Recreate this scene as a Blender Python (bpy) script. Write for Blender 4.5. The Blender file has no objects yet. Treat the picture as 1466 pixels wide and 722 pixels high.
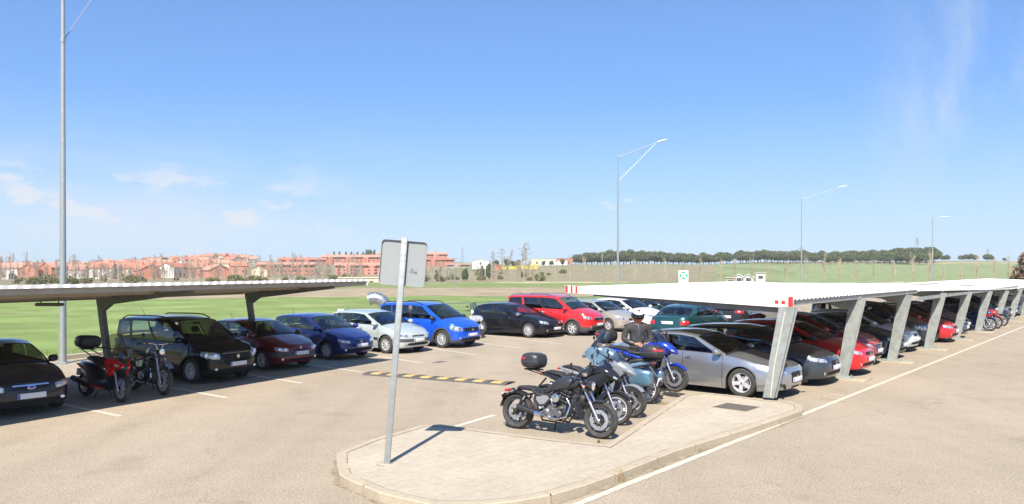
import bpy, math, random
from mathutils import Vector, Matrix
C = bpy.context.scene.collection
PI = math.pi
rnd = random.Random(7)
HC, FP, HZ, CX = 2.85, 1100.0, 385.0, 733.0      # eye height, focal length and horizon used to survey the photograph

def G(px, py, h=0.0):
    """ground point (at height h) surveyed from the photograph"""
    s = py - HZ
    Y = (HC - h) * FP / s
    return Vector(((px - CX) / FP * Y, Y, h))
def AT(px, Y, z=0.0):
    return Vector(((px - CX) / FP * Y, Y, z))
def az(a):
    a = math.radians(a)
    return Vector((math.sin(a), math.cos(a), 0))

# ---------------------------------------------------------------- materials
def mat(name, col, rough=0.6, metal=0.0, coat=0.0, noise=0.0, nscale=6.0, bump=0.0, bscale=40.0, spec=0.5, alpha=None, emis=None, col2=None):
    m = bpy.data.materials.new(name); m.use_nodes = True
    nt = m.node_tree; b = nt.nodes['Principled BSDF']
    c = (col[0], col[1], col[2], 1)
    b.inputs['Base Color'].default_value = c
    b.inputs['Roughness'].default_value = rough
    b.inputs['Metallic'].default_value = metal
    b.inputs['Coat Weight'].default_value = coat
    b.inputs['Coat Roughness'].default_value = 0.04
    b.inputs['Specular IOR Level'].default_value = spec
    if emis: 
        b.inputs['Emission Color'].default_value = (*emis[:3], 1); b.inputs['Emission Strength'].default_value = emis[3]
    tc = nt.nodes.new('ShaderNodeTexCoord')
    if noise > 0:
        n = nt.nodes.new('ShaderNodeTexNoise'); n.inputs['Scale'].default_value = nscale; n.inputs['Detail'].default_value = 6
        n.inputs['Roughness'].default_value = 0.62
        nt.links.new(tc.outputs['Object'], n.inputs['Vector'])
        mx = nt.nodes.new('ShaderNodeMix'); mx.data_type = 'RGBA'
        k = noise
        a = c if col2 is None else (*col2, 1)
        lo = tuple(v * (1 - k) for v in c[:3]) + (1,); hi = tuple(min(1, v * (1 + k)) for v in a[:3]) + (1,)
        mx.inputs[6].default_value = lo; mx.inputs[7].default_value = hi
        rp = nt.nodes.new('ShaderNodeMapRange'); rp.inputs[1].default_value = 0.3; rp.inputs[2].default_value = 0.7
        nt.links.new(n.outputs['Fac'], rp.inputs[0]); nt.links.new(rp.outputs[0], mx.inputs[0])
        nt.links.new(mx.outputs[2], b.inputs['Base Color'])
    if bump > 0:
        n2 = nt.nodes.new('ShaderNodeTexNoise'); n2.inputs['Scale'].default_value = bscale; n2.inputs['Detail'].default_value = 4
        nt.links.new(tc.outputs['Object'], n2.inputs['Vector'])
        bp = nt.nodes.new('ShaderNodeBump'); bp.inputs['Strength'].default_value = bump; bp.inputs['Distance'].default_value = 0.02
        nt.links.new(n2.outputs['Fac'], bp.inputs['Height']); nt.links.new(bp.outputs['Normal'], b.inputs['Normal'])
    return m

def glassmat(name, tint=(0.74, 0.80, 0.78), refl=0.10):
    m = bpy.data.materials.new(name); m.use_nodes = True
    nt = m.node_tree; nt.nodes.clear()
    o = nt.nodes.new('ShaderNodeOutputMaterial')
    t = nt.nodes.new('ShaderNodeBsdfTransparent'); t.inputs[0].default_value = (*tint, 1)
    g = nt.nodes.new('ShaderNodeBsdfGlossy'); g.inputs['Roughness'].default_value = 0.02
    f = nt.nodes.new('ShaderNodeLayerWeight'); f.inputs[0].default_value = 0.35
    mr = nt.nodes.new('ShaderNodeMapRange'); mr.inputs[3].default_value = refl; mr.inputs[4].default_value = 0.85
    mx = nt.nodes.new('ShaderNodeMixShader')
    nt.links.new(f.outputs['Fresnel'], mr.inputs[0]); nt.links.new(mr.outputs[0], mx.inputs[0])
    nt.links.new(t.outputs[0], mx.inputs[1]); nt.links.new(g.outputs[0], mx.inputs[2]); nt.links.new(mx.outputs[0], o.inputs[0])
    return m

_pc = {}
def paint(col, metal=0.35, rough=0.28):
    k = (col, metal, rough)
    if k not in _pc:
        dk = max(col) < .06; _pc[k] = mat('car_paint', col, .14 if dk else rough, metal, .25 if dk else 1.0, noise=0.05, nscale=2.5, spec=.38 if dk else .5)
    return _pc[k]

M = {}
M['black'] = mat('black_plastic', (0.018, 0.018, 0.02), 0.5, noise=.2, nscale=9)
M['dark'] = mat('dark_interior', (0.02, 0.02, 0.022), 0.8)
M['seat'] = mat('seat_fabric', (0.035, 0.035, 0.04), 0.85, noise=.3, nscale=20)
M['rubber'] = mat('rubber', (0.045, 0.042, 0.04), 0.8, noise=.45, nscale=14, bump=.3)
M['chrome'] = mat('chrome', (0.72, 0.72, 0.74), 0.15, 1.0)
M['steel'] = mat('brushed_steel', (0.5, 0.5, 0.52), 0.35, 1.0, noise=.15)
M['alu'] = mat('alloy_wheel', (0.66, 0.67, 0.69), 0.38, 0.45, noise=.15, nscale=12)
M['aludark'] = mat('dark_alloy', (0.10, 0.10, 0.11), 0.4, 0.6)
M['gloss'] = mat('gloss_black', (0.012, 0.012, 0.013), 0.15, coat=.6)
M['gap'] = mat('panel_gap', (0.008, 0.008, 0.008), 0.9)
M['lens'] = mat('headlamp_lens', (0.55, 0.57, 0.60), 0.1, 0.5, 1.0, noise=.18, nscale=9)
M['reflector'] = mat('headlamp_reflector', (0.85, 0.86, 0.88), 0.1, 0.9)
M['amber'] = mat('amber_lens', (0.8, 0.22, 0.02), 0.2, coat=1)
M['red'] = mat('red_lens', (0.55, 0.015, 0.02), 0.2, coat=1)
M['plate'] = mat('plate_white', (0.72, 0.72, 0.72), 0.5, noise=.04)
M['plateblue'] = mat('plate_blue', (0.02, 0.07, 0.4), 0.5)
M['greyplas'] = mat('grey_plastic', (0.06, 0.062, 0.066), 0.6, noise=.2)
M['glass'] = glassmat('car_glass')
M['tint'] = glassmat('tinted_glass', (0.08, 0.085, 0.09), 0.12)
M['visor'] = glassmat('screen_plastic', (0.42, 0.43, 0.45), 0.10)

# ---------------------------------------------------------------- mesh builder
class MB:
    def __init__(s): s.v = []; s.f = []; s.m = []
    def vert(s, p): s.v.append((p[0], p[1], p[2])); return len(s.v) - 1
    def face(s, idx, m=0): s.f.append(tuple(idx)); s.m.append(m)
    def poly(s, pts, m=0): s.face([s.vert(p) for p in pts], m)
    def grid(s, P, m=0, closeu=False, flip=False):
        base = [[s.vert(p) for p in row] for row in P]
        n = len(P)
        for i in range(n if closeu else n - 1):
            a, b = base[i], base[(i + 1) % n]
            for j in range(len(a) - 1):
                q = (a[j], b[j], b[j + 1], a[j + 1])
                s.face(q[::-1] if flip else q, m)
        return base
    def box(s, c, d, m=0, bev=0.0, rot=None):
        hx, hy, hz = d[0] / 2, d[1] / 2, d[2] / 2
        c = Vector(c)
        def T(p):
            p = Vector(p)
            if rot is not None: p = rot @ p
            return c + p
        if bev <= 0:
            v = [s.vert(T((x * hx, y * hy, z * hz))) for x in (-1, 1) for y in (-1, 1) for z in (-1, 1)]
            for q in ((0, 1, 3, 2), (4, 6, 7, 5), (0, 4, 5, 1), (2, 3, 7, 6), (0, 2, 6, 4), (1, 5, 7, 3)): s.face([v[k] for k in q], m)
            return
        b = min(bev, hx * .9, hy * .9, hz * .9)
        def ring(z, ins):
            X, Y = hx - ins, hy - ins
            r = max(b - ins, b * .3)
            pts = []
            for (sx, sy, a0) in ((1, 1, 0), (-1, 1, 90), (-1, -1, 180), (1, -1, 270)):
                for k in range(3):
                    a = math.radians(a0 + 45 * k)
                    pts.append(T((sx * (X - r) + r * math.cos(a), sy * (Y - r) + r * math.sin(a), z)))
            return pts
        R = [ring(-hz, b), ring(-hz + b * .3, b * .3), ring(-hz + b, 0), ring(hz - b, 0), ring(hz - b * .3, b * .3), ring(hz, b)]
        ids = [[s.vert(p) for p in r] for r in R]
        for a, bb in zip(ids, ids[1:]):
            for k in range(12): s.face((a[k], a[(k + 1) % 12], bb[(k + 1) % 12], bb[k]), m)
        s.face(ids[0][::-1], m); s.face(ids[-1], m)
    def tube(s, pts, r, n=8, m=0, caps=True):
        pts = [Vector(p) for p in pts]
        rs = r if isinstance(r, (list, tuple)) else [r] * len(pts)
        rings = []; up = None
        for i, p in enumerate(pts):
            d = (pts[min(i + 1, len(pts) - 1)] - pts[max(i - 1, 0)])
            if d.length < 1e-9: d = Vector((0, 0, 1))
            d.normalize()
            if up is None:
                up = Vector((0, 0, 1)) if abs(d.z) < .9 else Vector((1, 0, 0))
            a = d.cross(up)
            if a.length < 1e-6: a = d.orthogonal()
            a.normalize(); b = a.cross(d).normalized(); up = b
            rings.append([s.vert(p + (a * math.cos(2 * PI * k / n) + b * math.sin(2 * PI * k / n)) * rs[i]) for k in range(n)])
        for A, B in zip(rings, rings[1:]):
            for k in range(n): s.face((A[k], B[k], B[(k + 1) % n], A[(k + 1) % n]), m)
        if caps: s.face(rings[0], m); s.face(rings[-1][::-1], m)
    def lathe(s, prof, c=(0, 0, 0), axis='y', n=24, m=0, closed=False):
        """prof: list of (radius, along axis)"""
        c = Vector(c); rings = []
        for (r, t) in prof:
            rg = []
            for k in range(n):
                a = 2 * PI * k / n; u, w = r * math.cos(a), r * math.sin(a)
                p = (u, t, w) if axis == 'y' else ((t, u, w) if axis == 'x' else (u, w, t))
                rg.append(s.vert(c + Vector(p)))
            rings.append(rg)
        if closed: rings.append(rings[0])
        for A, B in zip(rings, rings[1:]):
            for k in range(n): s.face((A[k], A[(k + 1) % n], B[(k + 1) % n], B[k]), m)
        if not closed:
            if prof[0][0] > 1e-4: s.face(rings[0][::-1], m)
            if prof[-1][0] > 1e-4: s.face(rings[-1], m)
    def loft(s, secs, n=14, m=0, plane='yz'):
        """secs: (x, y, z, halfwidth, halfheight, power)"""
        rings = []
        for (x, y, z, a, b, p) in secs:
            rg = []
            for k in range(n):
                t = 2 * PI * k / n; ct, st = math.cos(t), math.sin(t)
                u = a * math.copysign(abs(ct) ** (2 / p), ct); w = b * math.copysign(abs(st) ** (2 / p), st)
                q = (x, y + u, z + w) if plane == 'yz' else (x + u, y + w, z)
                rg.append(s.vert(q))
            rings.append(rg)
        for A, B in zip(rings, rings[1:]):
            for k in range(n): s.face((A[k], A[(k + 1) % n], B[(k + 1) % n], B[k]), m)
        s.face(rings[0][::-1], m); s.face(rings[-1], m)
    def prism(s, outline, y0, y1, m=0, f=None):
        """outline in (x,z), extruded along y"""
        f = f or (lambda x, y, z: (x, y, z))
        a = [s.vert(f(x, y0, z)) for x, z in outline]; b = [s.vert(f(x, y1, z)) for x, z in outline]
        n = len(outline)
        for k in range(n): s.face((a[k], a[(k + 1) % n], b[(k + 1) % n], b[k]), m)
        s.face(a[::-1], m); s.face(b, m)
    def slab(s, outline, z0, z1, m=0):
        a = [s.vert((x, y, z0)) for x, y in outline]; b = [s.vert((x, y, z1)) for x, y in outline]
        n = len(outline)
        for k in range(n): s.face((a[k], a[(k + 1) % n], b[(k + 1) % n], b[k]), m)
        s.face(a[::-1], m); s.face(b, m)
    def ball(s, c, r, n=10, m=0):
        r = r if isinstance(r, (tuple, list)) else (r, r, r)
        rings = []
        for i in range(1, n // 2):
            t = PI * i / (n // 2)
            rings.append([s.vert((c[0] + r[0] * math.sin(t) * math.cos(2 * PI * k / n), c[1] + r[1] * math.sin(t) * math.sin(2 * PI * k / n), c[2] + r[2] * math.cos(t))) for k in range(n)])
        top = s.vert((c[0], c[1], c[2] + r[2])); bot = s.vert((c[0], c[1], c[2] - r[2]))
        for A, B in zip(rings, rings[1:]):
            for k in range(n): s.face((A[k], B[k], B[(k + 1) % n], A[(k + 1) % n]), m)
        for k in range(n):
            s.face((top, rings[0][k], rings[0][(k + 1) % n]), m); s.face((bot, rings[-1][(k + 1) % n], rings[-1][k]), m)
    def mesh(s, name, mats, smooth=40):
        me = bpy.data.meshes.new(name)
        me.from_pydata(s.v, [], s.f)
        for m in (mats if isinstance(mats, (list, tuple)) else [mats]): me.materials.append(m)
        me.polygons.foreach_set('material_index', s.m)
        me.validate()
        if smooth:
            me.polygons.foreach_set('use_smooth', [True] * len(me.polygons))
            me.set_sharp_from_angle(angle=math.radians(smooth))
        me.update()
        return me
    def build(s, name, mats, parent=None, smooth=40):
        if not s.f: return None
        return link(name, s.mesh(name, mats, smooth), parent)

def link(name, me, parent=None, loc=None):
    o = bpy.data.objects.new(name, me); C.objects.link(o)
    if parent is not None: o.parent = parent
    if loc is not None: o.location = loc
    return o
def tag(o, label=None, cat=None, group=None, kind=None):
    if label: o['label'] = label
    if cat: o['category'] = cat
    if group: o['group'] = group
    if kind: o['kind'] = kind
    return o
def thing(name, label, cat, loc=(0, 0, 0), rz=0.0, group=None):
    o = bpy.data.objects.new(name, None); C.objects.link(o); o.empty_display_size = .2
    o.location = loc; o.rotation_euler = (0, 0, rz)
    return tag(o, label, cat, group)
def copy_tree(o, parent=None):
    c = o.copy(); C.objects.link(c); c.parent = parent
    for ch in KIDS.get(o.name, list(o.children)): copy_tree(ch, c)
    return c
KIDS = {}

def pchip(tab):
    xs = [t[0] for t in tab]; ys = [t[1] for t in tab]; n = len(xs)
    h = [xs[i + 1] - xs[i] for i in range(n - 1)]; d = [(ys[i + 1] - ys[i]) / h[i] for i in range(n - 1)]
    m = [0] * n; m[0] = d[0]; m[-1] = d[-1]
    for i in range(1, n - 1):
        if d[i - 1] * d[i] > 0:
            w1 = 2 * h[i] + h[i - 1]; w2 = h[i] + 2 * h[i - 1]
            m[i] = (w1 + w2) / (w1 / d[i - 1] + w2 / d[i])
    def f(x):
        if x <= xs[0]: return ys[0]
        if x >= xs[-1]: return ys[-1]
        i = 0
        while x > xs[i + 1]: i += 1
        t = (x - xs[i]) / h[i]; t2 = t * t; t3 = t2 * t
        return (2 * t3 - 3 * t2 + 1) * ys[i] + (t3 - 2 * t2 + t) * h[i] * m[i] + (-2 * t3 + 3 * t2) * ys[i + 1] + (t3 - t2) * h[i] * m[i + 1]
    return f
def lerp(a, b, t): return a + (b - a) * t
# ---------------------------------------------------------------- cars
_wheels = {}
def wheel_meshes(R, w, rimf, style, dark):
    k = (R, w, rimf, style, dark)
    if k in _wheels: return _wheels[k]
    Rr = R * rimf; h = w / 2
    t = MB()
    t.lathe([(Rr, -h * .8), (Rr + .01, -h), (R * .93, -h), (R * .985, -h * .8), (R, -h * .55), (R, -.012), (R - .006, -.008), (R - .006, .008), (R, .012), (R, h * .55), (R * .985, h * .8), (R * .93, h), (Rr + .01, h), (Rr, h * .8)], n=36, closed=True)
    tm = t.mesh('tyre', M['rubber'])
    r = MB()   # outer side is +y
    r.lathe([(Rr, -h * .8), (Rr, h * .86), (Rr * .94, h * .86), (Rr * .90, h * .6), (Rr * .88, -h * .6), (Rr * .86, -h * .8)], n=36, closed=True)
    yo = h * .74
    ns = {'five': 5, 'seven': 7, 'ten': 10, 'multi': 14, 'cap': 9}[style]
    ws = {'five': .17, 'seven': .12, 'ten': .075, 'multi': .05, 'cap': .15}[style]
    for i in range(ns):
        a0 = 2 * PI * i / ns + .3
        def f(rad, off, y):
            ca, sa = math.cos(a0), math.sin(a0)
            return (rad * ca - off * sa, y, rad * sa + off * ca)
        w0, w1 = ws * Rr * 1.05, ws * Rr * (.8 if style != 'five' else .95)
        for (ra, rb, wa, wb_, ya, yb) in ((.12 * Rr, .55 * Rr, w0, (w0 + w1) / 2, yo - .012, yo), (.55 * Rr, .91 * Rr, (w0 + w1) / 2, w1 * 1.15, yo, yo + .008)):
            v = [r.vert(f(ra, -wa, ya)), r.vert(f(ra, wa, ya)), r.vert(f(rb, wb_, yb)), r.vert(f(rb, -wb_, yb)),
                 r.vert(f(ra, -wa, ya - .045)), r.vert(f(ra, wa, ya - .045)), r.vert(f(rb, wb_, yb - .045)), r.vert(f(rb, -wb_, yb - .045))]
            for q in ((0, 1, 2, 3), (0, 4, 5, 1), (3, 2, 6, 7), (1, 5, 6, 2), (0, 3, 7, 4)): r.face([v[k] for k in q])
    r.lathe([(.20 * Rr, yo - .05), (.20 * Rr, yo - .004), (.15 * Rr, yo + .008), (.0, yo + .010)], n=20)
    r.lathe([(.085 * Rr, yo + .009), (.08 * Rr, yo + .014), (0, yo + .015)], n=14, m=1)
    rm = r.mesh('rim', [M['aludark'] if dark else M['alu'], M['black']], 35)
    d = MB()
    d.lathe([(.02, -h * .7), (Rr * .84, -h * .5), (Rr * .84, -h * .35), (.05, -h * .3)], n=28, m=1)
    d.lathe([(.03, -.01), (Rr * .66, -.005), (Rr * .66, .012), (.25 * Rr, .014), (.25 * Rr, .03), (.02, .03)], n=28, m=0)
    dm = d.mesh('wheel', [M['steel'], M['gap']])
    _wheels[k] = (tm, rm, dm)
    return _wheels[k]

PF = [(0, 0), (.006, .2), (.024, .4), (.062, .6), (.105, .72), (.175, .82), (.29, .9), (.5, .955), (.9, .99), (1.4, 1)]
PR = [(0, 0), (.006, .25), (.02, .5), (.05, .68), (.09, .78), (.16, .87), (.28, .93), (.5, .97), (.9, .99), (1.4, 1)]

BASE = dict(W=1.72, H=1.44, wb=2.5, fo=.82, R=.305, gc=.17, tumble=.17, rimf=.66, style='seven', darkrim=False,
            sh=[(0, .70), (.06, .76), (.15, .845), (.27, .92), (.45, .94), (.7, .97), (.9, 1.0), (1, .98)],
            ws=(.265, .47), rw=(.90, .975), roof=[(.47, 1.38), (.6, 1.44), (.8, 1.42), (.9, 1.36)],
            fx=[(.15, -.10), (.25, -.03), (.4, 0), (.52, -.008), (.62, -.04), (.70, -.10), (.8, -.2)],
            rx=[(.15, .08), (.3, .01), (.5, 0), (.62, .015), (.75, .05), (.9, .10), (1.0, .15), (1.1, .2)],
            panes=[(.08, .47, .05, .88), (.50, .80, .05, .88), (.83, .96, .16, .84)], doors=[(.285, .525), (.53, .74)],
            head=dict(a0=.46, a1=.92, zb=.56, zt=.69, sweep=.04), grille=dict(w=.36, zb=.56, zt=.66), intake=dict(w=.55, zb=.27, zt=.38),
            plate=.46, tail=dict(a0=.52, a1=.95, zb=.66, zt=.94), fog=.33, bumper=None, cladding=False, rails=False, emblem='round',
            bpillar='black', detail=True, metal=.35, glass='glass', slats=3, chrome_grille=False, strip=False, amberlight=False, antenna=True, hoodcr=.075, roofcr=.045)

def make_car(label, color, group=None, name='parked_car', cat='car', **kw):
    S = dict(BASE); S.update(kw)
    root = thing(name, label, cat, group=group)
    P = paint(color, S['metal'] if max(color) > .06 else 0.0)
    L, W, H, wb, fo, R, gc = S['L'], S['W'], S['H'], S['wb'], S['fo'], S['R'], S['gc']
    xF = wb / 2 + fo; xR = xF - L; hw = W / 2
    X = lambda fr: xF - fr * L
    zs_f = pchip(S['sh']); zs = lambda x: zs_f((xF - x) / L)
    roof_f = pchip(S['roof']); fx = pchip(S['fx']); rx = pchip(S['rx'])
    # outline table
    def dense(T, n):
        cum = [0]
        for a, b in zip(T, T[1:]): cum.append(cum[-1] + math.hypot(b[0] - a[0], (b[1] - a[1]) * hw))
        fa = pchip([(c, t[0]) for c, t in zip(cum, T)]); fb = pchip([(c, t[1]) for c, t in zip(cum, T)])
        return [(fa(cum[-1] * i / n), fb(cum[-1] * i / n) * hw) for i in range(n + 1)], cum[-1]
    dF, lF = dense(PF, 80); dR, lR = dense(PR, 80)
    def out_front(a):
        t = min(max(a / lF, 0), 1) * 80; i = min(int(t), 79); t -= i
        return (xF - lerp(dF[i][0], dF[i + 1][0], t), lerp(dF[i][1], dF[i + 1][1], t))
    def out_rear(a):
        t = min(max(a / lR, 0), 1) * 80; i = min(int(t), 79); t -= i
        return (xR + lerp(dR[i][0], dR[i + 1][0], t), lerp(dR[i][1], dR[i + 1][1], t))
    yF = pchip([(a, b * hw) for a, b in PF]); yR = pchip([(a, b * hw) for a, b in PR])
    def ybase(x):
        return min(yF(xF - x) if xF - x < 1.4 else hw, yR(x - xR) if x - xR < 1.4 else hw)
    iy = pchip([(0, -.05), (.12, -.02), (.4, 0), (.62, -.004), (.72, -.003), (.85, -.022), (1, -.055)])
    def surf(x, y, z):
        top = zs(x); r = (z - gc) / (top - gc)
        wf = max(0.0, 1 - (xF - x) / .95) ** 1.3; wr = max(0.0, 1 - (x - xR) / .7) ** 1.3
        flare = 0
        for xa in (wb / 2, -wb / 2):
            dd = math.hypot(x - xa, z - R) / (R + .07)
            if .8 < dd < 1.5: flare = max(flare, .016 * max(0, 1 - abs(dd - 1.0) / .35))
        yy = y * (1 + iy(r) / hw) + (flare if y > hw * .85 else 0)
        return Vector((x + fx(z) * wf + rx(z) * wr, yy, z))
    # stations
    st = []
    kf = 13
    for i in range(kf):
        t = i / kf
        a = t * lF
        x, y = out_front(a)
        if xF - x < .36: st.append((x, y))
    Ra = R + .045
    xs = []
    xc0, xc1 = st[-1][0] - .05, None
    for xa in (wb / 2, -wb / 2):
        for c in (1, .97, .88, .7, .48, .24, 0): 
            for sg in (1, -1): xs.append(xa + sg * c * Ra)
    gaps = []
    for (d0, d1) in S['doors']:
        for d in (d0, d1):
            gx = X(d)
            if not any(abs(gx - g) < .04 for g in gaps): gaps.append(gx)
    for g in gaps: xs += [g - .006, g + .006]
    xb, xt = X(S['ws'][0]), X(S['ws'][1]); xe, xq = X(S['rw'][0]), X(S['rw'][1])
    xs += [xb]
    if xq > xR + .30: xs += [xq]
    step = (xc0 - (xR + .3)) / 16
    xs += [xc0 - step * i for i in range(17)]
    xs = sorted(set(round(v, 4) for v in xs if xR + .29 < v < xc0 + .001), reverse=True)
    ff = [xs[0]]
    keep = set(round(v, 4) for g in gaps for v in (g - .006, g + .006)) | {round(xb, 4), round(xq, 4)}
    for v in xs[1:]:
        if ff[-1] - v < .02 and v not in keep:
            continue
        ff.append(v)
    st += [(v, ybase(v)) for v in ff]
    rs = []
    for i in range(12):
        x, y = out_rear(i / 12 * lR)
        if x - xR < .28: rs.append((x, y))
    st += rs[::-1]
    V = [0, .05, .13, .24, .36, .48, .58, .66, .74, .82, .89, .95, 1.0]
    def zbot(x):
        z = gc + .05 * max(0, 1 - (xF - x) / .5) + .06 * max(0, 1 - (x - xR) / .5)
        for xa in (wb / 2, -wb / 2):
            d = abs(x - xa)
            if d < Ra * .985: z = max(z, R + math.sqrt(Ra * Ra - d * d))
        return z
    body = MB(); bon = MB(); doors = {}
    MATS = [P, M['gap'], M['black'], P, M['greyplas']]
    bmp = S['bumper']
    def slot(z, x, v):
        if S['cladding'] and v < .16: return 4
        if bmp and bmp[0] < z < bmp[1] and (x > wb / 2 + R or x < -wb / 2 - R): return 4
        if S['strip'] and .47 < z < .53 and -wb / 2 + R < x < wb / 2 - R: return 2
        return 0
    for sg in (1, -1):
        G_ = []
        for (x, y) in st:
            zb, zt = zbot(x), zs(x)
            G_.append([surf(x, y, lerp(zb, zt, v)) for v in V])
        ids = {}
        def vid(mb, i, j):
            k = (id(mb), i, j)
            if k not in ids:
                p = G_[i][j]; ids[k] = mb.vert((p.x, p.y * sg, p.z))
            return ids[k]
        for i in range(len(st) - 1):
            xm = (st[i][0] + st[i + 1][0]) / 2
            for j in range(len(V) - 1):
                mb = body; zc = (G_[i][j].z + G_[i + 1][j + 1].z) / 2
                sl = slot(zc, xm, (V[j] + V[j + 1]) / 2)
                if j >= 1 and any(abs(xm - g) < .0055 for g in gaps) : sl = 1
                for di, (d0, d1) in enumerate(S['doors']):
                    if j >= 1 and X(d1) + .006 - 1e-3 < xm < X(d0) - .006 + 1e-3 and not any(abs(xm - g) < .0055 for g in gaps):
                        mb = doors.setdefault((di, sg), MB())
                q = [vid(mb, i, j), vid(mb, i + 1, j), vid(mb, i + 1, j + 1), vid(mb, i, j + 1)]
                mb.face(q if sg > 0 else q[::-1], sl)
        # wheel-arch liner and sill return
        ln = [[(p[0].x, p[0].y * sg, p[0].z), (p[0].x, p[0].y * .985 * sg - 0 * sg, p[0].z + .0), (p[0].x, p[0].y * .62 * sg, p[0].z)] for p in G_]
        body.grid(ln, 1)
    # underbody
    body.slab([(xF - .2, hw * .6), (xR + .2, hw * .6), (xR + .2, -hw * .6), (xF - .2, -hw * .6)], gc + .05, gc + .09, 1)
    # top surfaces
    Q = [0, .025, .06, .10, .115, .3, .5, .7, .88, 1.0]
    bow = .10 if S['ws'][0] > .22 else .12
    def crown(x):
        return S['hoodcr'] * min(1, .35 + (xF - x) / .5)
    def hoodpt(x, y, q, sg, wb_=None):
        p = surf(x, y, zs(x))
        b = bow * max(0, 1 - (x - xb) / .45) * (1 - (1 - q) ** 2) if x >= xb - 1e-3 else 0
        return (p.x + b, p.y * (1 - q) * sg, p.z + crown(x) * (1 - (1 - q) ** 2.6))
    hs = [s for s in st if s[0] >= xb - 1e-3]
    rsn = [s for s in st if s[0] <= xq + 1e-3] if xq > xR + .12 else []
    for sg in (1, -1):
        for part, sts in (('h', hs), ('r', rsn)):
            if len(sts) < 2: continue
            T = [[hoodpt(x, y, q, sg) if part == 'h' else (surf(x, y, zs(x)).x, surf(x, y, zs(x)).y * (1 - q) * sg, zs(x) + S.get('deckcr', .03) * (1 - (1 - q) ** 2.6)) for q in Q] for (x, y) in sts]
            ids = {}
            def vid(mb, i, j):
                k = (id(mb), i, j)
                if k not in ids: ids[k] = mb.vert(T[i][j])
                return ids[k]
            for i in range(len(sts) - 1):
                for j in range(len(Q) - 1):
                    mb, sl = body, 0
                    first = 3 if part == 'h' else 99
                    if part == 'h':
                        if j >= 4 and i >= first: mb = bon
                        elif j == 3 and i >= first: sl = 1
                        elif i == first - 1 and j >= 4: sl = 0
                    q = [vid(mb, i, j), vid(mb, i + 1, j), vid(mb, i + 1, j + 1), vid(mb, i, j + 1)]
                    mb.face(q if sg > 0 else q[::-1], sl)
    # greenhouse
    yr_base = hw - S['tumble']
    ledge = .025
    def roofz(x): return roof_f((xF - x) / L)
    def railw(x):
        t = (xt - x) / (xt - xe)
        return yr_base * (1 - .05 * abs(2 * t - 1) ** 2 - .05 * max(0, t - .5))
    def beltp(s):
        x = lerp(xb, xq, s); p = surf(x, ybase(x), zs(x)); return Vector((x if S['rw'][1] < .93 else min(p.x, x) if s < .9 else lerp(x, p.x, (s - .9) * 10 * .6), p.y - ledge, zs(x) + .006))
    def railp(s):
        x = lerp(xt, xe, s); return Vector((x, railw(x), roofz(x) - S['roofcr'] - .01))
    sset = {0, 1}
    for (a, b, c, d) in S['panes']: sset |= {a, b, a - .012, b + .012}
    base_s = [0, .03, .1, .2, .3, .4, .5, .6, .7, .8, .9, 1]
    for b in base_s:
        if all(abs(b - k) > .03 for k in sset): sset.add(b)
    Ss = sorted(sset)
    tset = {0, .95, 1}
    for (a, b, c, d) in S['panes']: tset |= {c, d, c - .02, d + .02}
    for b in (.25, .5, .7):
        if all(abs(b - k) > .04 for k in tset): tset.add(b)
    Ts = sorted(tset)
    def sidept(s, t, sg, ins=0):
        p = beltp(s).lerp(railp(s), t); b = .028 * math.sin(PI * t) - ins
        return (p.x, (p.y + b) * sg, p.z)
    glass = {}
    for sg in (1, -1):
        ids = {}
        def vid(mb, i, j, ins=0):
            k = (id(mb), i, j)
            if k not in ids: ids[k] = mb.vert(sidept(Ss[i], Ts[j], sg, ins))
            return ids[k]
        for i in range(len(Ss) - 1):
            for j in range(len(Ts) - 1):
                sm, tm = (Ss[i] + Ss[i + 1]) / 2, (Ts[j] + Ts[j + 1]) / 2
                mb, sl, ins = body, 0, 0
                for pi, (a, b, c, d) in enumerate(S['panes']):
                    if a < sm < b and c < tm < d: mb = glass.setdefault((pi, sg), MB()); ins = .008; break
                    if a - .0125 < sm < b + .0125 and c - .021 < tm < d + .021: sl = 2
                else:
                    if S['bpillar'] == 'black' and sl == 0 and len(S['panes']) > 1 and S['panes'][0][1] < sm < S['panes'][1][0] and .05 < tm < .9: sl = 2
                q = [vid(mb, i, j, ins), vid(mb, i + 1, j, ins), vid(mb, i + 1, j + 1, ins), vid(mb, i, j + 1, ins)]
                mb.face(q if sg > 0 else q[::-1], sl)
        # shoulder ledge
        led = []
        for k in range(25):
            x = lerp(xb, xq, k / 24); p = surf(x, ybase(x), zs(x)); b = beltp(k / 24)
            led.append([(p.x, p.y * sg, p.z), (b.x, b.y * sg, b.z + .0)])
        body.grid(led, 0, flip=(sg < 0))
        # roof
        rows = []
        for k in range(13):
            s = k / 12; p = railp(s); row = []
            for q in (0, .03, .08, .16, .3, .5, .75, 1):
                bo = .06 * max(0, 1 - (xt - p.x) / .4) * (1 - (1 - q) ** 2) - .05 * max(0, 1 - (p.x - xe) / .3) * (1 - (1 - q) ** 2)
                zz = p.z + (S['roofcr'] + .01) * (1 - (1 - q) ** 3.2)
                row.append((p.x + bo, p.y * (1 - q) * sg, zz))
            rows.append(row)
        body.grid(rows, 0, flip=(sg < 0))
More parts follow.
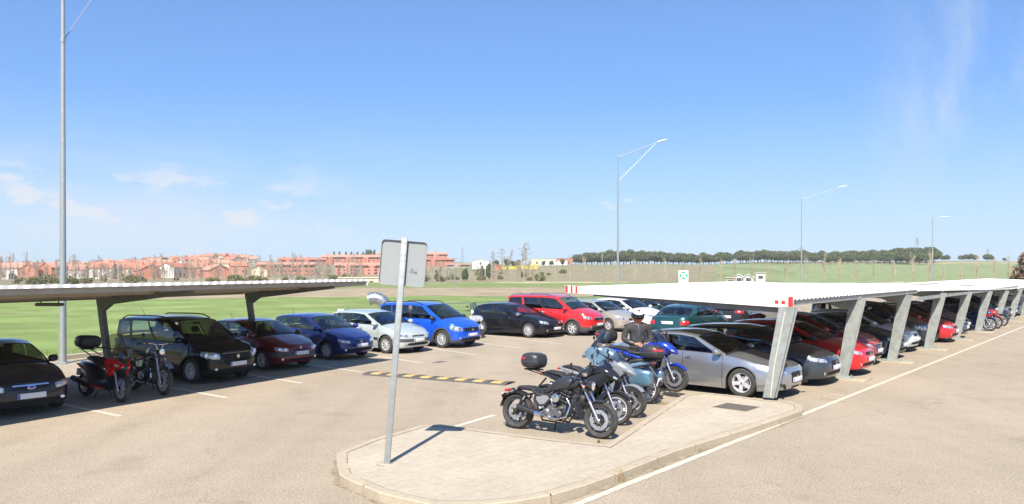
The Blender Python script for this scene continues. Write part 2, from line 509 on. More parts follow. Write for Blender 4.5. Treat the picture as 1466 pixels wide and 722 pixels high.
    # windscreen and rear window
    def screen(s_end, nm, mb_glass, m0, m1, botm, topm, top_extra, bot_bow, top_bow, bulge, deckc, flip):
        Y_ = [-1, -m1 - .02, -m1, -.7, -.4, -.15, .15, .4, .7, m1, m1 + .02, 1]
        T_ = [0, botm, botm + .02, .3, .5, .7, topm - .02, topm, 1]
        B, Rl = beltp(s_end), railp(s_end)
        def pt(yf, t, off=0):
            q = 1 - abs(yf)
            b = Vector((B.x + bot_bow * (1 - yf * yf), B.y * yf, B.z + deckc * (1 - abs(yf) ** 2.6)))
            r = Vector((Rl.x + top_bow * (1 - yf * yf), Rl.y * yf, Rl.z + (S['roofcr'] + .01) * (1 - abs(yf) ** 3.2)))
            p = b.lerp(r, t); sb = math.sin(PI * t)
            d = Vector((.5 if not flip else -.5, 0, .5))
            p += d * bulge * sb * (1 - yf * yf); p.y += .028 * sb * (1 if yf > 0 else -1) * abs(yf) ** 3
            p -= d * off
            return p
        ids = {}
        def vid(mb, i, j, off=0):
            k = (id(mb), i, j)
            if k not in ids: ids[k] = mb.vert(pt(Y_[i], T_[j], off))
            return ids[k]
        for i in range(len(Y_) - 1):
            for j in range(len(T_) - 1):
                ym, tm = abs((Y_[i] + Y_[i + 1]) / 2), (T_[j] + T_[j + 1]) / 2
                mb, sl, off = body, 0, 0
                if ym < m1 and botm + .02 < tm < topm - .02: mb = mb_glass; off = .006
                elif ym < m1 + .02 and botm < tm < topm: sl = 2
                elif tm < botm and s_end == 0: sl = 2
                q = [vid(mb, i, j, off), vid(mb, i + 1, j, off), vid(mb, i + 1, j + 1, off), vid(mb, i, j + 1, off)]
                mb.face(q if not flip else q[::-1], sl)
        return pt
    ws = MB(); rw = MB()
    wpt = screen(0, 'windscreen', ws, 0, .93, .03, .965, 0, bow, .06, .05, crown(xb), False)
    hatch = S['rw'][1] > .93
    screen(1, 'rear_window', rw, 0, .84 if hatch else .88, S.get('rwb', .12 if hatch else .05), .92, 0, -.05, -.05, .04, S.get('deckcr', .03), True)
    body.build('body', MATS, root)
    bon.build('bonnet', P, root)
    GL = M[S['glass']]; TG = M[S.get('rearglass', S['glass'])]
    ws.build('windscreen', M['glass'], root, 60); rw.build('rear_window', TG, root, 60)
    for (pi, sg), mb in glass.items(): mb.build('side_window', GL if pi == 0 else TG, root, 60)
    for (di, sg), mb in doors.items():
        d = mb.build('door', MATS, root)
        hx = X(S['doors'][di][1]) + .16; hz = zs(hx) - .13; p = surf(hx, ybase(hx), hz)
        h = MB(); h.box((hx, (p.y + .012) * sg, hz), (.17, .028, .028), 0, .01); h.box((hx, (p.y + .001) * sg, hz), (.12, .008, .05), 1)
        h.build('handle', [M['black'] if S.get('blackhandle') else P, M['gap']], d)
    # interior
    if S['detail']:
        it = MB(); zf = gc + .16
        for k in range(2): pass
        fl = [(xb - .0, hw * .86), (xq + .05 if hatch else xq + .25, hw * .82), (xq + .05 if hatch else xq + .25, -hw * .82), (xb - .0, -hw * .86)]
        it.slab(fl, zf, zf + .02)
        for sg in (1, -1):
            it.grid([[(xb, hw * .86 * sg, zf), (xb, hw * .86 * sg, zs(xb) - .02)], [(X(.6), hw * .88 * sg, zf), (X(.6), hw * .88 * sg, zs(X(.6)) - .02)], [(xq + .1, hw * .82 * sg, zf), (xq + .1, hw * .82 * sg, zs(xq) - .05)]])
        it.box((xb - .12, 0, zs(xb) - .16), (.5, W * .8, .3), 0, .08)
        if not hatch: it.box((xq + .3, 0, zs(xq) - .12), (.5, W * .76, .1), 0)
        it.build('interior', M['dark'], root)
        xs_ = X(S['ws'][0]) - 1.12
        sh_ = 1 if S['H'] < 1.6 else 1.13
        for (sx, ys) in ((xs_, (.36, -.36)), (xs_ - .85, (.36, -.36))):
            for y in ys:
                b = MB()
                b.box((sx + .2, y, .42 * sh_), (.5, .46, .16), 0, .05)
                b.loft([(0, 0, 0, .22, .06, 3), (0, 0, .3, .24, .06, 3), (0, 0, .55, .19, .05, 3)], n=12, plane='xy') if 0 else None
                rot = Matrix.Rotation(math.radians(-14), 3, 'Y')
                b.box((sx - .12, y, .76 * sh_), (.12, .46, .58), 0, .05, rot)
                b.box((sx - .20, y, 1.13 * sh_), (.09, .25, .17), 0, .04, rot)
                b.build('seat', M['seat'], root)
        stw = MB()
        ring = [(xs_ + .52 + .06 * math.sin(a) * 0, .36 + .17 * math.cos(a), .92 * sh_ + .17 * math.sin(a)) for a in [2 * PI * k / 16 for k in range(17)]]
        stw.tube(ring, .014, 6, 0, False); stw.box((xs_ + .53, .36, .92 * sh_), (.03, .3, .05)); stw.build('steering_wheel', M['black'], root)
        mr = MB(); pm = wpt(0, .86); mr.box((pm.x - .09, 0, pm.z - .05), (.03, .22, .06), 0, .02); mr.build('rear_view_mirror', M['black'], root)
        wi = MB()
        for yf0, yf1 in ((.75, .1), (-.05, -.65)):
            wi.tube([Vector(wpt(yf0, .02)) + Vector((.02, 0, .015)), Vector(wpt((yf0 + yf1) / 2, .07)) + Vector((.02, 0, .02)), Vector(wpt(yf1, .05)) + Vector((.02, 0, .02))], .011, 5)
        wi.build('wiper', M['black'], root)
    else:
        it = MB(); it.slab([(xb, hw * .86), (xq + .1, hw * .82), (xq + .1, -hw * .82), (xb, -hw * .86)], .5, .6)
        for sx in (X(S['ws'][0]) - 1.2, X(S['ws'][0]) - 2.0):
            for y in (.36, -.36): it.box((sx, y, .85), (.16, .46, .6), 0, .04)
        it.box((xb - .12, 0, zs(xb) - .16), (.5, W * .8, .3), 0, .06)
        it.build('interior', M['dark'], root)
    # patches on the surface
    def bsurf(a, z, rear=False):
        x, y = (out_rear if rear else out_front)(abs(a))
        z = min(z, zs(x) - .004)
        p = surf(x, y, z); return Vector((p.x, p.y if a >= 0 else -p.y, z))
    def patch(mb, c, m=0, off=.008, rear=False, nu=8, nv=4, pil=1.0):
        """c: four (arc, z) corners bottom0, bottom1, top1, top0"""
        rows = []
        for i in range(nu + 1):
            u = i / nu; row = []
            for j in range(nv + 1):
                v = j / nv
                a = lerp(lerp(c[0][0], c[1][0], u), lerp(c[3][0], c[2][0], u), v); z = lerp(lerp(c[0][1], c[1][1], u), lerp(c[3][1], c[2][1], u), v)
                p = bsurf(a, z, rear); e = .01
                n = (bsurf(a + e, z, rear) - bsurf(a - e, z, rear)).cross(bsurf(a, z + .0, rear) - bsurf(a, z - e, rear))
                if n.length > 1e-9: n.normalize()
                if n.x * (-1 if rear else 1) < 0 and abs(n.x) > .2: n = -n
                elif abs(n.x) <= .2 and n.y * a < 0: n = -n
                k = 1 - pil * max(abs(2 * u - 1), abs(2 * v - 1)) ** 4 * 1.5
                row.append(p + n * off * k)
            rows.append(row)
        mb.grid(rows, m)
    hd = S['head']
    for sg in (1, -1):
        b = MB()
        a0, a1, zb, zt, sw = hd['a0'], hd['a1'], hd['zb'], hd['zt'], hd['sweep']
        patch(b, [(a0 * sg, zb), (a1 * sg, zb + sw * 1.2), (a1 * sg * .99, zt + sw * .9), (a0 * sg, zt - hd.get('drop', .02))], 0, .014, nu=12)
        h = b.build('headlight', M['lens'], root, 60)
        for kk, aa in enumerate((lerp(a0, a1, .24), lerp(a0, a1, .62))):
            zz = (zb + zt) / 2 + sw * .4 * kk; p = bsurf(aa * sg, zz); r = (zt - zb) * .33
            bb = MB(); n = Vector((.93, .36 * sg, .1)).normalized()
            t1 = Vector((0, 0, 1)).cross(n).normalized(); t2 = n.cross(t1)
            c0 = p + n * .017
            ring = [bb.vert(c0 + (t1 * math.cos(2 * PI * k / 14) + t2 * math.sin(2 * PI * k / 14)) * r) for k in range(14)]
            ring2 = [bb.vert(c0 + n * .004 + (t1 * math.cos(2 * PI * k / 14) + t2 * math.sin(2 * PI * k / 14)) * r * .55) for k in range(14)]
            for k in range(14): bb.face((ring[k], ring[(k + 1) % 14], ring2[(k + 1) % 14], ring2[k]), 0)
            bb.face(ring2, 1); bb.build('bulb', [M['steel'], M['reflector']], h)
        if S['amberlight']:
            b = MB(); patch(b, [(a1 * sg, zb + .02), ((a1 + .13) * sg, zb + .04), ((a1 + .11) * sg, zt), (a1 * sg, zt)], 0, .014); b.build('indicator', M['amber'], root)
        tl = S['tail']; b = MB()
        patch(b, [(tl['a0'] * sg, tl['zb']), (tl['a1'] * sg, tl['zb']), (tl['a1'] * sg, tl['zt']), (tl['a0'] * sg, tl['zt'])], 0, .012, True); b.build('taillight', M['red'], root)
        if S['fog']:
            b = MB(); zz = S['fog']; aa = .62
            p = bsurf(aa * sg, zz); b.ball((p.x + .005, p.y, p.z), (.02, .045, .045), 10); b.build('fog_light', M['reflector'], root)
    g = S['grille']
    gb = MB(); w0, w1 = g['w'], g.get('wt', g['w'])
    patch(gb, [(-w0, g['zb']), (w0, g['zb']), (w1, g['zt']), (-w1, g['zt'])], 0, .010, nu=14)
    for k in range(S['slats']):
        f0 = (k + .6) / (S['slats'] + .4); zz = lerp(g['zb'], g['zt'], f0); ww = lerp(w0, w1, f0) * .97
        patch(gb, [(-ww, zz - .006), (ww, zz - .006), (ww, zz + .006), (-ww, zz + .006)], 1, .018, nu=14, nv=1, pil=0)
    if S['chrome_grille']:
        for zz in (g['zt'] - .006, g['zb'] + .004)[:S['chrome_grille']]:
            patch(gb, [(-w1, zz - .013), (w1, zz - .013), (w1, zz + .013), (-w1, zz + .013)], 2, .022, nu=14, nv=1, pil=0)
    gr = gb.build('grille', [M['gap'], M['black'] if not S.get('slatchrome') else M['chrome'], M['chrome']], root)
    k = S['intake']; ib = MB(); patch(ib, [(-k['w'], k['zb']), (k['w'], k['zb']), (k['w'] * .94, k['zt']), (-k['w'] * .94, k['zt'])], 0, .008, nu=14)
    ib.build('air_intake', M['gap'], root)
    if S['emblem']:
        e = MB(); zz = S.get('embz', (g['zb'] + g['zt']) / 2); p = bsurf(0, zz); xx = p.x + .03
        if S['emblem'] == 'diamond':
            o_ = [(0, .06), (.042, 0), (0, -.06), (-.042, 0)]; i_ = [(0, .035), (.022, 0), (0, -.035), (-.022, 0)]
        elif S['emblem'] == 'shield':
            o_ = [(-.07, .11), (.07, .11), (.06, .02), (0, -.12), (-.06, .02)]; i_ = [(-.055, .095), (.055, .095), (.045, .02), (0, -.095), (-.045, .02)]
        elif S['emblem'] == 'oval':
            o_ = [(.075 * math.cos(t), .038 * math.sin(t)) for t in [2 * PI * q / 16 for q in range(16)]]; i_ = [(a * .8, b * .72) for a, b in o_]
        elif S['emblem'] == 'badge':
            o_ = [(-.05, .05), (.05, .05), (.04, -.02), (0, -.06), (-.04, -.02)]; i_ = [(a * .3, b * .3) for a, b in o_]
        else:
            o_ = [(.052 * math.cos(t), .052 * math.sin(t)) for t in [2 * PI * q / 16 for q in range(16)]]; i_ = [(a * .7, b * .7) for a, b in o_]
        A = [e.vert((xx, a, zz + b)) for a, b in o_]; B = [e.vert((xx + .004, a, zz + b)) for a, b in i_]; n = len(o_)
        for q in range(n): e.face((A[q], A[(q + 1) % n], B[(q + 1) % n], B[q]), 0)
        e.face(B, 1)
        A2 = [e.vert((xx - .02, a, zz + b)) for a, b in o_]
        for q in range(n): e.face((A2[q], A2[(q + 1) % n], A[(q + 1) % n], A[q]), 0)
        e.build('emblem', [M['chrome'], M['plateblue'] if S['emblem'] == 'oval' else M['chrome'] if S['emblem'] == 'badge' else M['gloss']], root)
    for rear in (False, True):
        zz = S['plate'] if not rear else S.get('rplate', .72 if hatch else .62)
        p = bsurf(0, zz, rear); sx = 1 if not rear else -1
        pb = MB(); pb.box((p.x + .022 * sx, 0, zz), (.02, .52, .11), 0, .008); pb.box((p.x + .033 * sx, .235 * (1 if rear else -1), zz), (.003, .04, .10), 1)
        pb.build('number_plate', [M['plate'], M['plateblue']], root)
    # mirrors
    for sg in (1, -1):
        x = xb - (.18 if S['ws'][0] > .22 else .3); b = beltp(.1); m_ = MB(); zc = b.z + .07
        m_.loft([(x - .07, (b.y + .13) * sg, zc + .0, .085, .055, 3), (x - .0, (b.y + .125) * sg, zc, .105, .078, 2.6), (x + .06, (b.y + .11) * sg, zc - .005, .085, .062, 2.2), (x + .09, (b.y + .10) * sg, zc - .01, .04, .03, 2)], n=14)
        m_.box((x + .0, (b.y + .02) * sg, zc - .055), (.07, .12, .03), 1, .01)
        m_.box((x - .072, (b.y + .13) * sg, zc), (.006, .14, .085), 2, .002)
        m_.build('wing_mirror', [M['black'] if S.get('blackmirror') else (M['chrome'] if S.get('chromemirror') else P), M['black'], M['chrome']], root)
    # wheels
    tm, rm, dm = wheel_meshes(R, .205, S['rimf'], S['style'], S['darkrim'])
    for sx in (1, -1):
        for sg in (1, -1):
            d = link('wheel', dm, root, (sx * wb / 2, sg * (hw - .115), R))
            d.rotation_euler = (0, rnd.uniform(0, 3), 0 if sg > 0 else PI)
            link('tyre', tm, d); link('rim', rm, d)
    if S['cladding']:
        for sx in (1, -1):
            for sg in (1, -1):
                c = MB(); rows = []
                for k in range(17):
                    t = math.radians(lerp(-18, 198, k / 16)); row = []
                    for (rr, oy) in ((Ra - .005, -.02), (Ra - .004, .012), (Ra + .055, .014), (Ra + .06, -.01)):
                        xx, zz = sx * wb / 2 + rr * math.cos(t), R + rr * math.sin(t)
                        p = surf(xx, ybase(xx), max(zz, gc)); row.append((xx, (p.y + oy) * sg, zz))
                    rows.append(row)
                c.grid(rows, 0, flip=(sg < 0)); c.build('wheel_arch_trim', M['greyplas'], root)
    if S['rails']:
        for sg in (1, -1):
            r_ = MB(); pts = []
            for k in range(9):
                s_ = lerp(.06, .95, k / 8); p = railp(s_); pts.append((p.x, (p.y - .05) * sg, p.z + .075 - (.05 if k in (0, 8) else 0)))
            r_.tube(pts, .017, 8); r_.build('roof_rail', M['chrome'] if S['rails'] == 'chrome' else M['black'], root)
    if S['antenna']:
        a_ = MB(); x = lerp(xe, xt, .1); a_.tube([(x, 0, roofz(x) - .02), (x - .18, 0, roofz(x) + .22)], [.008, .003], 5); a_.build('antenna', M['black'], root)
    KIDS_ = None
    root['_hw'] = 0.0; del root['_hw']
    root_info[root.name] = dict(xF=xF, wb=wb, hw=hw, xR=xR)
    return root
root_info = {}
def place_by_wheel(root, pt, a):
    """near (right-hand) front wheel touches the ground at pt, heading azimuth a"""
    i = root_info[root.name]; f = az(a); r = Vector((f.y, -f.x, 0))
    sc = .955; root.scale = (sc, sc, sc); c = Vector((pt.x, pt.y, 0)) - (f * (i['wb'] / 2) + r * (i['hw'] - .02)) * sc
    root.location = (c.x, c.y, 0.006); root.rotation_euler = (0, 0, math.radians(90 - a))
def place_by_axle(root, pt, a):
    i = root_info[root.name]; f = az(a); sc = .965; root.scale = (sc, sc, sc); c = Vector((pt.x, pt.y, 0)) - f * (i['wb'] / 2) * sc
    root.location = (c.x, c.y, 0.006); root.rotation_euler = (0, 0, math.radians(90 - a))
def place_by_nose(root, pt, a):
    i = root_info[root.name]; f = az(a); sc = .96; root.scale = (sc, sc, sc); c = Vector((pt.x, pt.y, 0)) - f * i['xF'] * sc
    root.location = (c.x, c.y, 0.006); root.rotation_euler = (0, 0, math.radians(90 - a))
# ---------------------------------------------------------------- motorcycles
M['mblack'] = mat('satin_black_paint', (0.03, 0.03, 0.032), 0.35, 0.2, .5, noise=.15)
M['seatvinyl'] = mat('seat_vinyl', (0.022, 0.022, 0.024), 0.55, noise=.3, nscale=12)
M['engine'] = mat('engine_metal', (0.22, 0.22, 0.23), 0.4, 0.8, noise=.4, nscale=18)
M['engineblk'] = mat('black_engine', (0.035, 0.035, 0.037), 0.45, 0.4, noise=.4, nscale=18)
M['boxblk'] = mat('luggage_plastic', (0.03, 0.03, 0.033), 0.42, noise=.25, nscale=8)
M['sidecover'] = mat('silver_cover', (0.45, 0.45, 0.47), 0.3, 0.7)
M['disc'] = mat('brake_disc', (0.62, 0.62, 0.64), 0.3, 0.85, noise=.1)

_mw = {}
def mwheel(R, w, spokes, rimcol, disc):
    k = (R, w, spokes, rimcol, disc)
    if k in _mw: return _mw[k]
    Rr = R * .72; h = w / 2
    t = MB(); t.lathe([(Rr, -h * .6), (Rr + .03, -h * .95), (R * .9, -h), (R * .96, -h * .7), (R, -h * .25), (R, h * .25), (R * .96, h * .7), (R * .9, h), (Rr + .03, h * .95), (Rr, h * .6)], n=40, closed=True)
    r = MB(); r.lathe([(Rr, -h * .62), (Rr, h * .62), (Rr * .93, h * .62), (Rr * .90, h * .3), (Rr * .90, -h * .3), (Rr * .93, -h * .62)], n=40, closed=True)
    r.tube([(0, -h * 1.1, 0), (0, h * 1.1, 0)], .045, 12)
    if spokes > 12:
        for i in range(spokes):
            a = 2 * PI * i / spokes; b = a + (.35 if i % 2 else -.35); y = h * (.7 if i % 2 else -.7)
            r.tube([(.04 * math.cos(a), y, .04 * math.sin(a)), (Rr * .93 * math.cos(b), 0, Rr * .93 * math.sin(b))], .003, 4)
    else:
        for i in range(spokes):
            for off in (-.10, .10):
                a = 2 * PI * i / spokes
                b = a + off
                r.tube([(.04 * math.cos(a), 0, .04 * math.sin(a)), (Rr * .5 * math.cos(a + off * .5), 0, Rr * .5 * math.sin(a + off * .5)), (Rr * .93 * math.cos(b + off * .5), 0, Rr * .93 * math.sin(b + off * .5))], [.02, .013, .014], 6)
    dm = MB()
    for yy in ((h + .015), -(h + .015)):
        n = 30; ro, ri = disc, disc * .62
        A, B, A2, B2 = [], [], [], []
        for i in range(n):
            a = 2 * PI * i / n; wv = 1 + .03 * math.cos(a * 10)
            A.append(dm.vert((ro * wv * math.cos(a), yy, ro * wv * math.sin(a)))); B.append(dm.vert((ri * math.cos(a), yy, ri * math.sin(a))))
            A2.append(dm.vert((ro * wv * math.cos(a), yy - .005, ro * wv * math.sin(a)))); B2.append(dm.vert((ri * math.cos(a), yy - .005, ri * math.sin(a))))
        for i in range(n):
            j = (i + 1) % n
            dm.face((A[i], A[j], B[j], B[i])); dm.face((A2[j], A2[i], B2[i], B2[j])); dm.face((A[j], A[i], A2[i], A2[j])); dm.face((B[i], B[j], B2[j], B2[i]))
        for i in range(5):
            a = 2 * PI * i / 5
            dm.tube([(.04 * math.cos(a), yy, .04 * math.sin(a)), (ri * 1.15 * math.cos(a), yy, ri * 1.15 * math.sin(a))], .012, 5, 1)
        dm.tube([(0, yy - .01, 0), (0, yy + .01, 0)], .05, 12, 1)
    res = (t.mesh('tyre', M['rubber']), r.mesh('rim', rimcol), dm.mesh('brake_disc', [M['disc'], M['black']], 30))
    _mw[k] = res
    return res

def arcpts(c, r, a0, a1, n=9, y=0):
    return [(c[0] + r * math.cos(math.radians(lerp(a0, a1, i / (n - 1)))), y, c[1] + r * math.sin(math.radians(lerp(a0, a1, i / (n - 1))))) for i in range(n)]
def fender(c, r, a0, a1, w, n=12, th=.012):
    b = MB(); rows = []
    for i in range(n):
        t = math.radians(lerp(a0, a1, i / (n - 1))); row = []
        for k in range(7):
            f = -1 + 2 * k / 6; rr = r - .035 * abs(f) ** 2.5
            row.append((c[0] + rr * math.cos(t), f * w / 2, c[1] + rr * math.sin(t)))
        rows.append(row)
    b.grid(rows); rows2 = [[(c[0] + (p[0] - c[0]) * (1 - th / r), p[1], c[1] + (p[2] - c[1]) * (1 - th / r)) for p in row] for row in rows]
    b.grid(rows2, flip=True)
    return b
def topbox(root, x, z, col=None, w=.42, l=.40, h=.30, redside=True, name='top_box'):
    b = MB()
    b.loft([(x - l / 2, 0, z + h * .5, w * .36, h * .30, 3), (x - l / 2 + .04, 0, z + h * .5, w * .46, h * .42, 3.4), (x - l * .2, 0, z + h * .5, w * .5, h * .49, 3.6), (x + l * .2, 0, z + h * .5, w * .5, h * .5, 3.6), (x + l / 2 - .03, 0, z + h * .5, w * .45, h * .43, 3.4), (x + l / 2, 0, z + h * .5, w * .38, h * .34, 3)], n=24)
    o = b.build(name, col or M['boxblk'], root, 50)
    s = MB()   # lid seam band
    s.loft([(x - l / 2 - .002, 0, z + h * .44, w * .40, .012, 4), (x - l / 2 + .04, 0, z + h * .44, w * .475, .012, 4), (x - l * .2, 0, z + h * .44, w * .512, .012, 4), (x + l * .2, 0, z + h * .44, w * .512, .012, 4), (x + l / 2 - .03, 0, z + h * .44, w * .465, .012, 4)], n=24)
    s.build('seam', M['greyplas'], o)
    if redside:
        r = MB(); zz = z + h * .62
        for sg in (1, -1):
            r.loft([(x - l / 2 + .0, sg * w * .20, zz, w * .19, .032, 3), (x - l / 2 + .05, sg * w * .29, zz, w * .19, .036, 3), (x - l * .15, sg * w * .345, zz, w * .16, .026, 3)], n=12)
        r.loft([(x - l / 2 - .006, 0, zz, w * .3, .03, 3), (x - l / 2 + .02, 0, zz, w * .34, .034, 3)], n=12)
        r.build('reflector', M['red'], o)
    r = MB()
    r.box((x, 0, z - .015), (l * .8, w * .5, .03), 0, .01); r.tube([(x - .1, .1, z - .02), (x + .45, .12, z - .14)], .012, 6); r.tube([(x - .1, -.1, z - .02), (x + .45, -.12, z - .14)], .012, 6)
    r.build('rack', M['black'], root)
    return o

def make_moto(label, kind, col, group='motorcycles parked in the bay', cat='motorcycle', name='motorcycle', **kw):
    S = dict(wb=1.45, Rf=.31, Rr=.31, wf=.12, wr=.16, spokes=5, rim=M['aludark'], disc=.15, box=False, pannier=None, seatc=M['seatvinyl'], steer=0, lean=0, screen=None, topz=None, boxw=.42)
    S.update(kw)
    root = thing(name, label, cat, group=group)
    P = col if not isinstance(col, tuple) else paint(col, .4, .3)
    wb, Rf, Rr = S['wb'], S['Rf'], S['Rr']; xf, xr = wb / 2, -wb / 2
    # rear wheel
    tm, rm, dm = mwheel(Rr, S['wr'], S['spokes'], S['rim'], S['disc'] * .8)
    w = MB(); w.tube([(0, -.09, 0), (0, .09, 0)], .018, 8); wo = w.build('wheel', M['steel'], root); wo.location = (xr, 0, Rr)
    for nm, me in (('tyre', tm), ('rim', rm), ('brake_disc', dm)): link(nm, me, wo)
    # front assembly (steers)
    rake = S.get('rake', 27); R_ = math.radians(rake)
    hx, hz = xf - math.tan(R_) * (S.get('headz', .92) - Rf), S.get('headz', .92)   # steering head
    tm, rm, dm = mwheel(Rf, S['wf'], S['spokes'], S['rim'], S['disc'])
    w = MB(); w.tube([(0, -.11, 0), (0, .11, 0)], .016, 8); wo = w.build('wheel', M['steel'], root); wo.location = (xf, 0, Rf)
    for nm, me in (('tyre', tm), ('rim', rm), ('brake_disc', dm)): link(nm, me, wo)
    sx = S.get('steer', 0)
    fk = MB(); hw_ = .10
    d = Vector((hx - xf, 0, hz - Rf)).normalized()
    for sg in (1, -1):
        lo = Vector((xf, sg * hw_, Rf - .02)); up = Vector((hx, sg * hw_, hz + .02))
        mid = lo.lerp(up, .48)
        fk.tube([lo, mid], .029, 10, 0); fk.tube([mid, up], .020, 10, 1)
        fk.box(lo, (.07, .05, .08), 0, .02)
    for f in (.78, .98): 
        p = Vector((xf, 0, Rf)).lerp(Vector((hx, 0, hz)), f); fk.box(p, (.10, .26, .035), 2, .012)
    fk.build('fork', [M['steel'] if S.get('forksteel', 1) else M['black'], M['chrome'] if kind != 'scooter' else M['black'], M['black']], root)
    if S.get('caliper', 1):
        cb = MB()
        for sg in (1, -1): cb.box((xf - .10, sg * .095, Rf + .10), (.06, .04, .11), 0, .015)
        cb.build('brake_caliper', M['black'], root)
    ff = fender((xf, Rf), Rf + (.035 if kind != 'cruiser' else .025), {'enduro': 35, 'cruiser': 78, 'scooter': 30}.get(kind, 40), {'cruiser': 150}.get(kind, 160), S['wf'] + .04)
    fo = ff.build('front_fender', P if S.get('fenderpaint', True) else M['black'], root)
    if kind == 'enduro': fo.location = (0, 0, .10)
    # handlebar
    bz, bx, bw = S.get('barz', hz + .12), hx - S.get('pull', .05), S.get('barw', .38)
    hb = MB()
    hb.tube([(hx, -.04, hz), (hx - .01, -.09, bz - .02), (bx, -.20, bz), (bx - .07, -bw, bz - .0)], .012, 8)
    hb.tube([(hx, .04, hz), (hx - .01, .09, bz - .02), (bx, .20, bz), (bx - .07, bw, bz - .0)], .012, 8); hb.tube([(hx - .01, -.09, bz - .02), (hx - .01, .09, bz - .02)], .012, 8)
    hbo = hb.build('handlebar', M['chrome'] if kind == 'enduro' else M['black'], root)
    for sg in (1, -1):
        g = MB(); g.tube([(bx - .045, sg * (bw - .10), bz), (bx - .075, sg * (bw + .02), bz)], .018, 8); g.box((bx - .035, sg * (bw - .13), bz), (.06, .05, .05), 0, .012)
        g.tube([(bx - .01, sg * (bw - .12), bz), (bx + .03, sg * (bw - .02), bz - .01)], .006, 5); g.build('grip', M['rubber'], hbo)
        mr = MB(); mz = S.get('mirz', .19)
        mr.tube([(bx - .03, sg * (bw - .12), bz), (bx + .01, sg * (bw - .06), bz + mz * .6), (bx + .0, sg * (bw - .02), bz + mz * .8)], .006, 6)
        mr.ball((bx, sg * (bw - .0), bz + mz), (.015, .055, .04) if kind == 'scooter' or kind == 'tourer' else (.015, .05, .05), 10)
        mr.build('mirror', M['black'], root)
    # engine
    e = MB(); ec = S.get('engz', .42)
    if kind != 'scooter':
        e.loft([(-.22, 0, ec - .02, .12, .10, 3), (-.12, 0, ec - .02, .17, .15, 3), (.08, 0, ec - .03, .17, .15, 3), (.2, 0, ec - .02, .13, .11, 3)], n=16)
        e.lathe([(.0, -.20), (.10, -.20), (.115, -.17), (.115, .17), (.10, .20), (0, .20)], (-.04, 0, ec - .02), 'y', 20, 1)
        e.lathe([(.0, -.215), (.05, -.215), (.055, -.20)], (-.04, 0, ec - .02), 'y', 14, 1)
        # cylinders with fins
        for (ang, x0) in (((20, .10), (-28, -.05)) if kind == 'cruiser' else ((18, .08),)):
            dr = Vector((math.sin(math.radians(ang)), 0, math.cos(math.radians(ang))))
            rot = Matrix.Rotation(math.radians(ang), 3, 'Y')
            for k in range(8):
                p = Vector((x0, 0, ec + .08)) + dr * (.03 * k)
                sz = .2 if k % 2 else .155
                e.box(p, (sz, sz + .03, .013), 1 if k % 2 else 0, .004, rot)
            p = Vector((x0, 0, ec + .08)) + dr * .27; e.box(p, (.19, .22, .07), 0, .02, rot)
        e.build('engine', [M['engineblk'], M['engine']], root, 35)
    # frame
    f = MB()
    if kind != 'scooter':
        for sg in (1, -1):
            f.tube([(hx - .02, .03 * sg, hz - .06), (hx - .16, .10 * sg, ec - .02), (hx - .3, .13 * sg, ec - .22), (-.25, .13 * sg, ec - .20), (-.36, .12 * sg, ec + .02), (-.32, .12 * sg, ec + .28), (xr + .10, .11 * sg, S.get('seatz', .72) - .06)], .017, 7)
            f.tube([(hx - .03, .03 * sg, hz - .03), (-.1, .09 * sg, S.get('seatz', .72) + .0), (-.32, .10 * sg, S.get('seatz', .72) - .08)], .02, 7)
            f.tube([(-.33, .11 * sg, ec - .05), (xr, .12 * sg, Rr)], .022, 8)
        f.build('frame', M['black'], root)
        for sg in (1, -1):
            sk = MB(); a, b_ = Vector((xr + .02, .135 * sg, Rr + .02)), Vector((xr + .20, .125 * sg, S.get('seatz', .72) - .06))
            sk.tube([a, b_], .014, 8, 0)
            n = 9
            for i in range(n):
                p = a.lerp(b_, .12 + .62 * i / n); q = a.lerp(b_, .12 + .62 * (i + .45) / n); sk.tube([p, q], .027, 10, 1)
            sk.tube([a.lerp(b_, .78), b_], .024, 8, 0); sk.build('shock_absorber', [M['chrome'], M['black']], root)
        ft = MB()
        for sg in (1, -1): ft.tube([(.12 if kind == 'cruiser' else -.18, .12 * sg, ec - .12), (.14 if kind == 'cruiser' else -.18, .27 * sg, ec - .12)], .013, 6)
        ft.tube([(-.12, .15, ec - .2), (-.2, .26, .02)], .011, 6)
        ft.build('foot_peg', M['black'], root)
    # exhaust
    ex = MB()
    if kind == 'cruiser':
        ex.tube([(.20, -.10, ec + .22), (.30, -.14, ec + .10), (.24, -.17, ec - .10), (.05, -.19, ec - .15), (-.20, -.20, ec - .12)], .021, 10, 0)
        ex.tube([(-.10, -.12, ec + .2), (-.02, -.17, ec + .05), (-.1, -.19, ec - .12)], .021, 10, 0)
        ex.tube([(-.18, -.20, ec - .12), (-.26, -.205, ec - .10), (-.72, -.215, ec + .0)], [.03, .043, .046], 14, 1)
        ex.tube([(-.22, -.206, ec - .11), (-.36, -.208, ec - .08)], [.047, .047], 14, 0); ex.tube([(-.72, -.215, ec), (-.75, -.216, ec + .006)], [.046, .03], 12, 0)
    elif kind != 'scooter':
        ex.tube([(.18, -.08, ec + .15), (.26, -.1, ec - .05), (.12, -.13, ec - .2), (-.25, -.16, ec - .16)], .02, 8, 0)
        ex.tube([(-.25, -.17, ec - .16), (-.35, -.19, ec - .10), (xr - .12, -.23, ec + .12)], [.03, .052, .056], 14, 1)
    else:
        ex.tube([(-.15, -.12, .25), (-.3, -.2, .28), (xr - .18, -.24, .40)], [.04, .06, .06], 12, 1)
    ex.build('exhaust', [M['chrome'], M['mblack'] if kind in ('cruiser', 'scooter') else M['steel']], root)
    sz = S.get('seatz', .72)
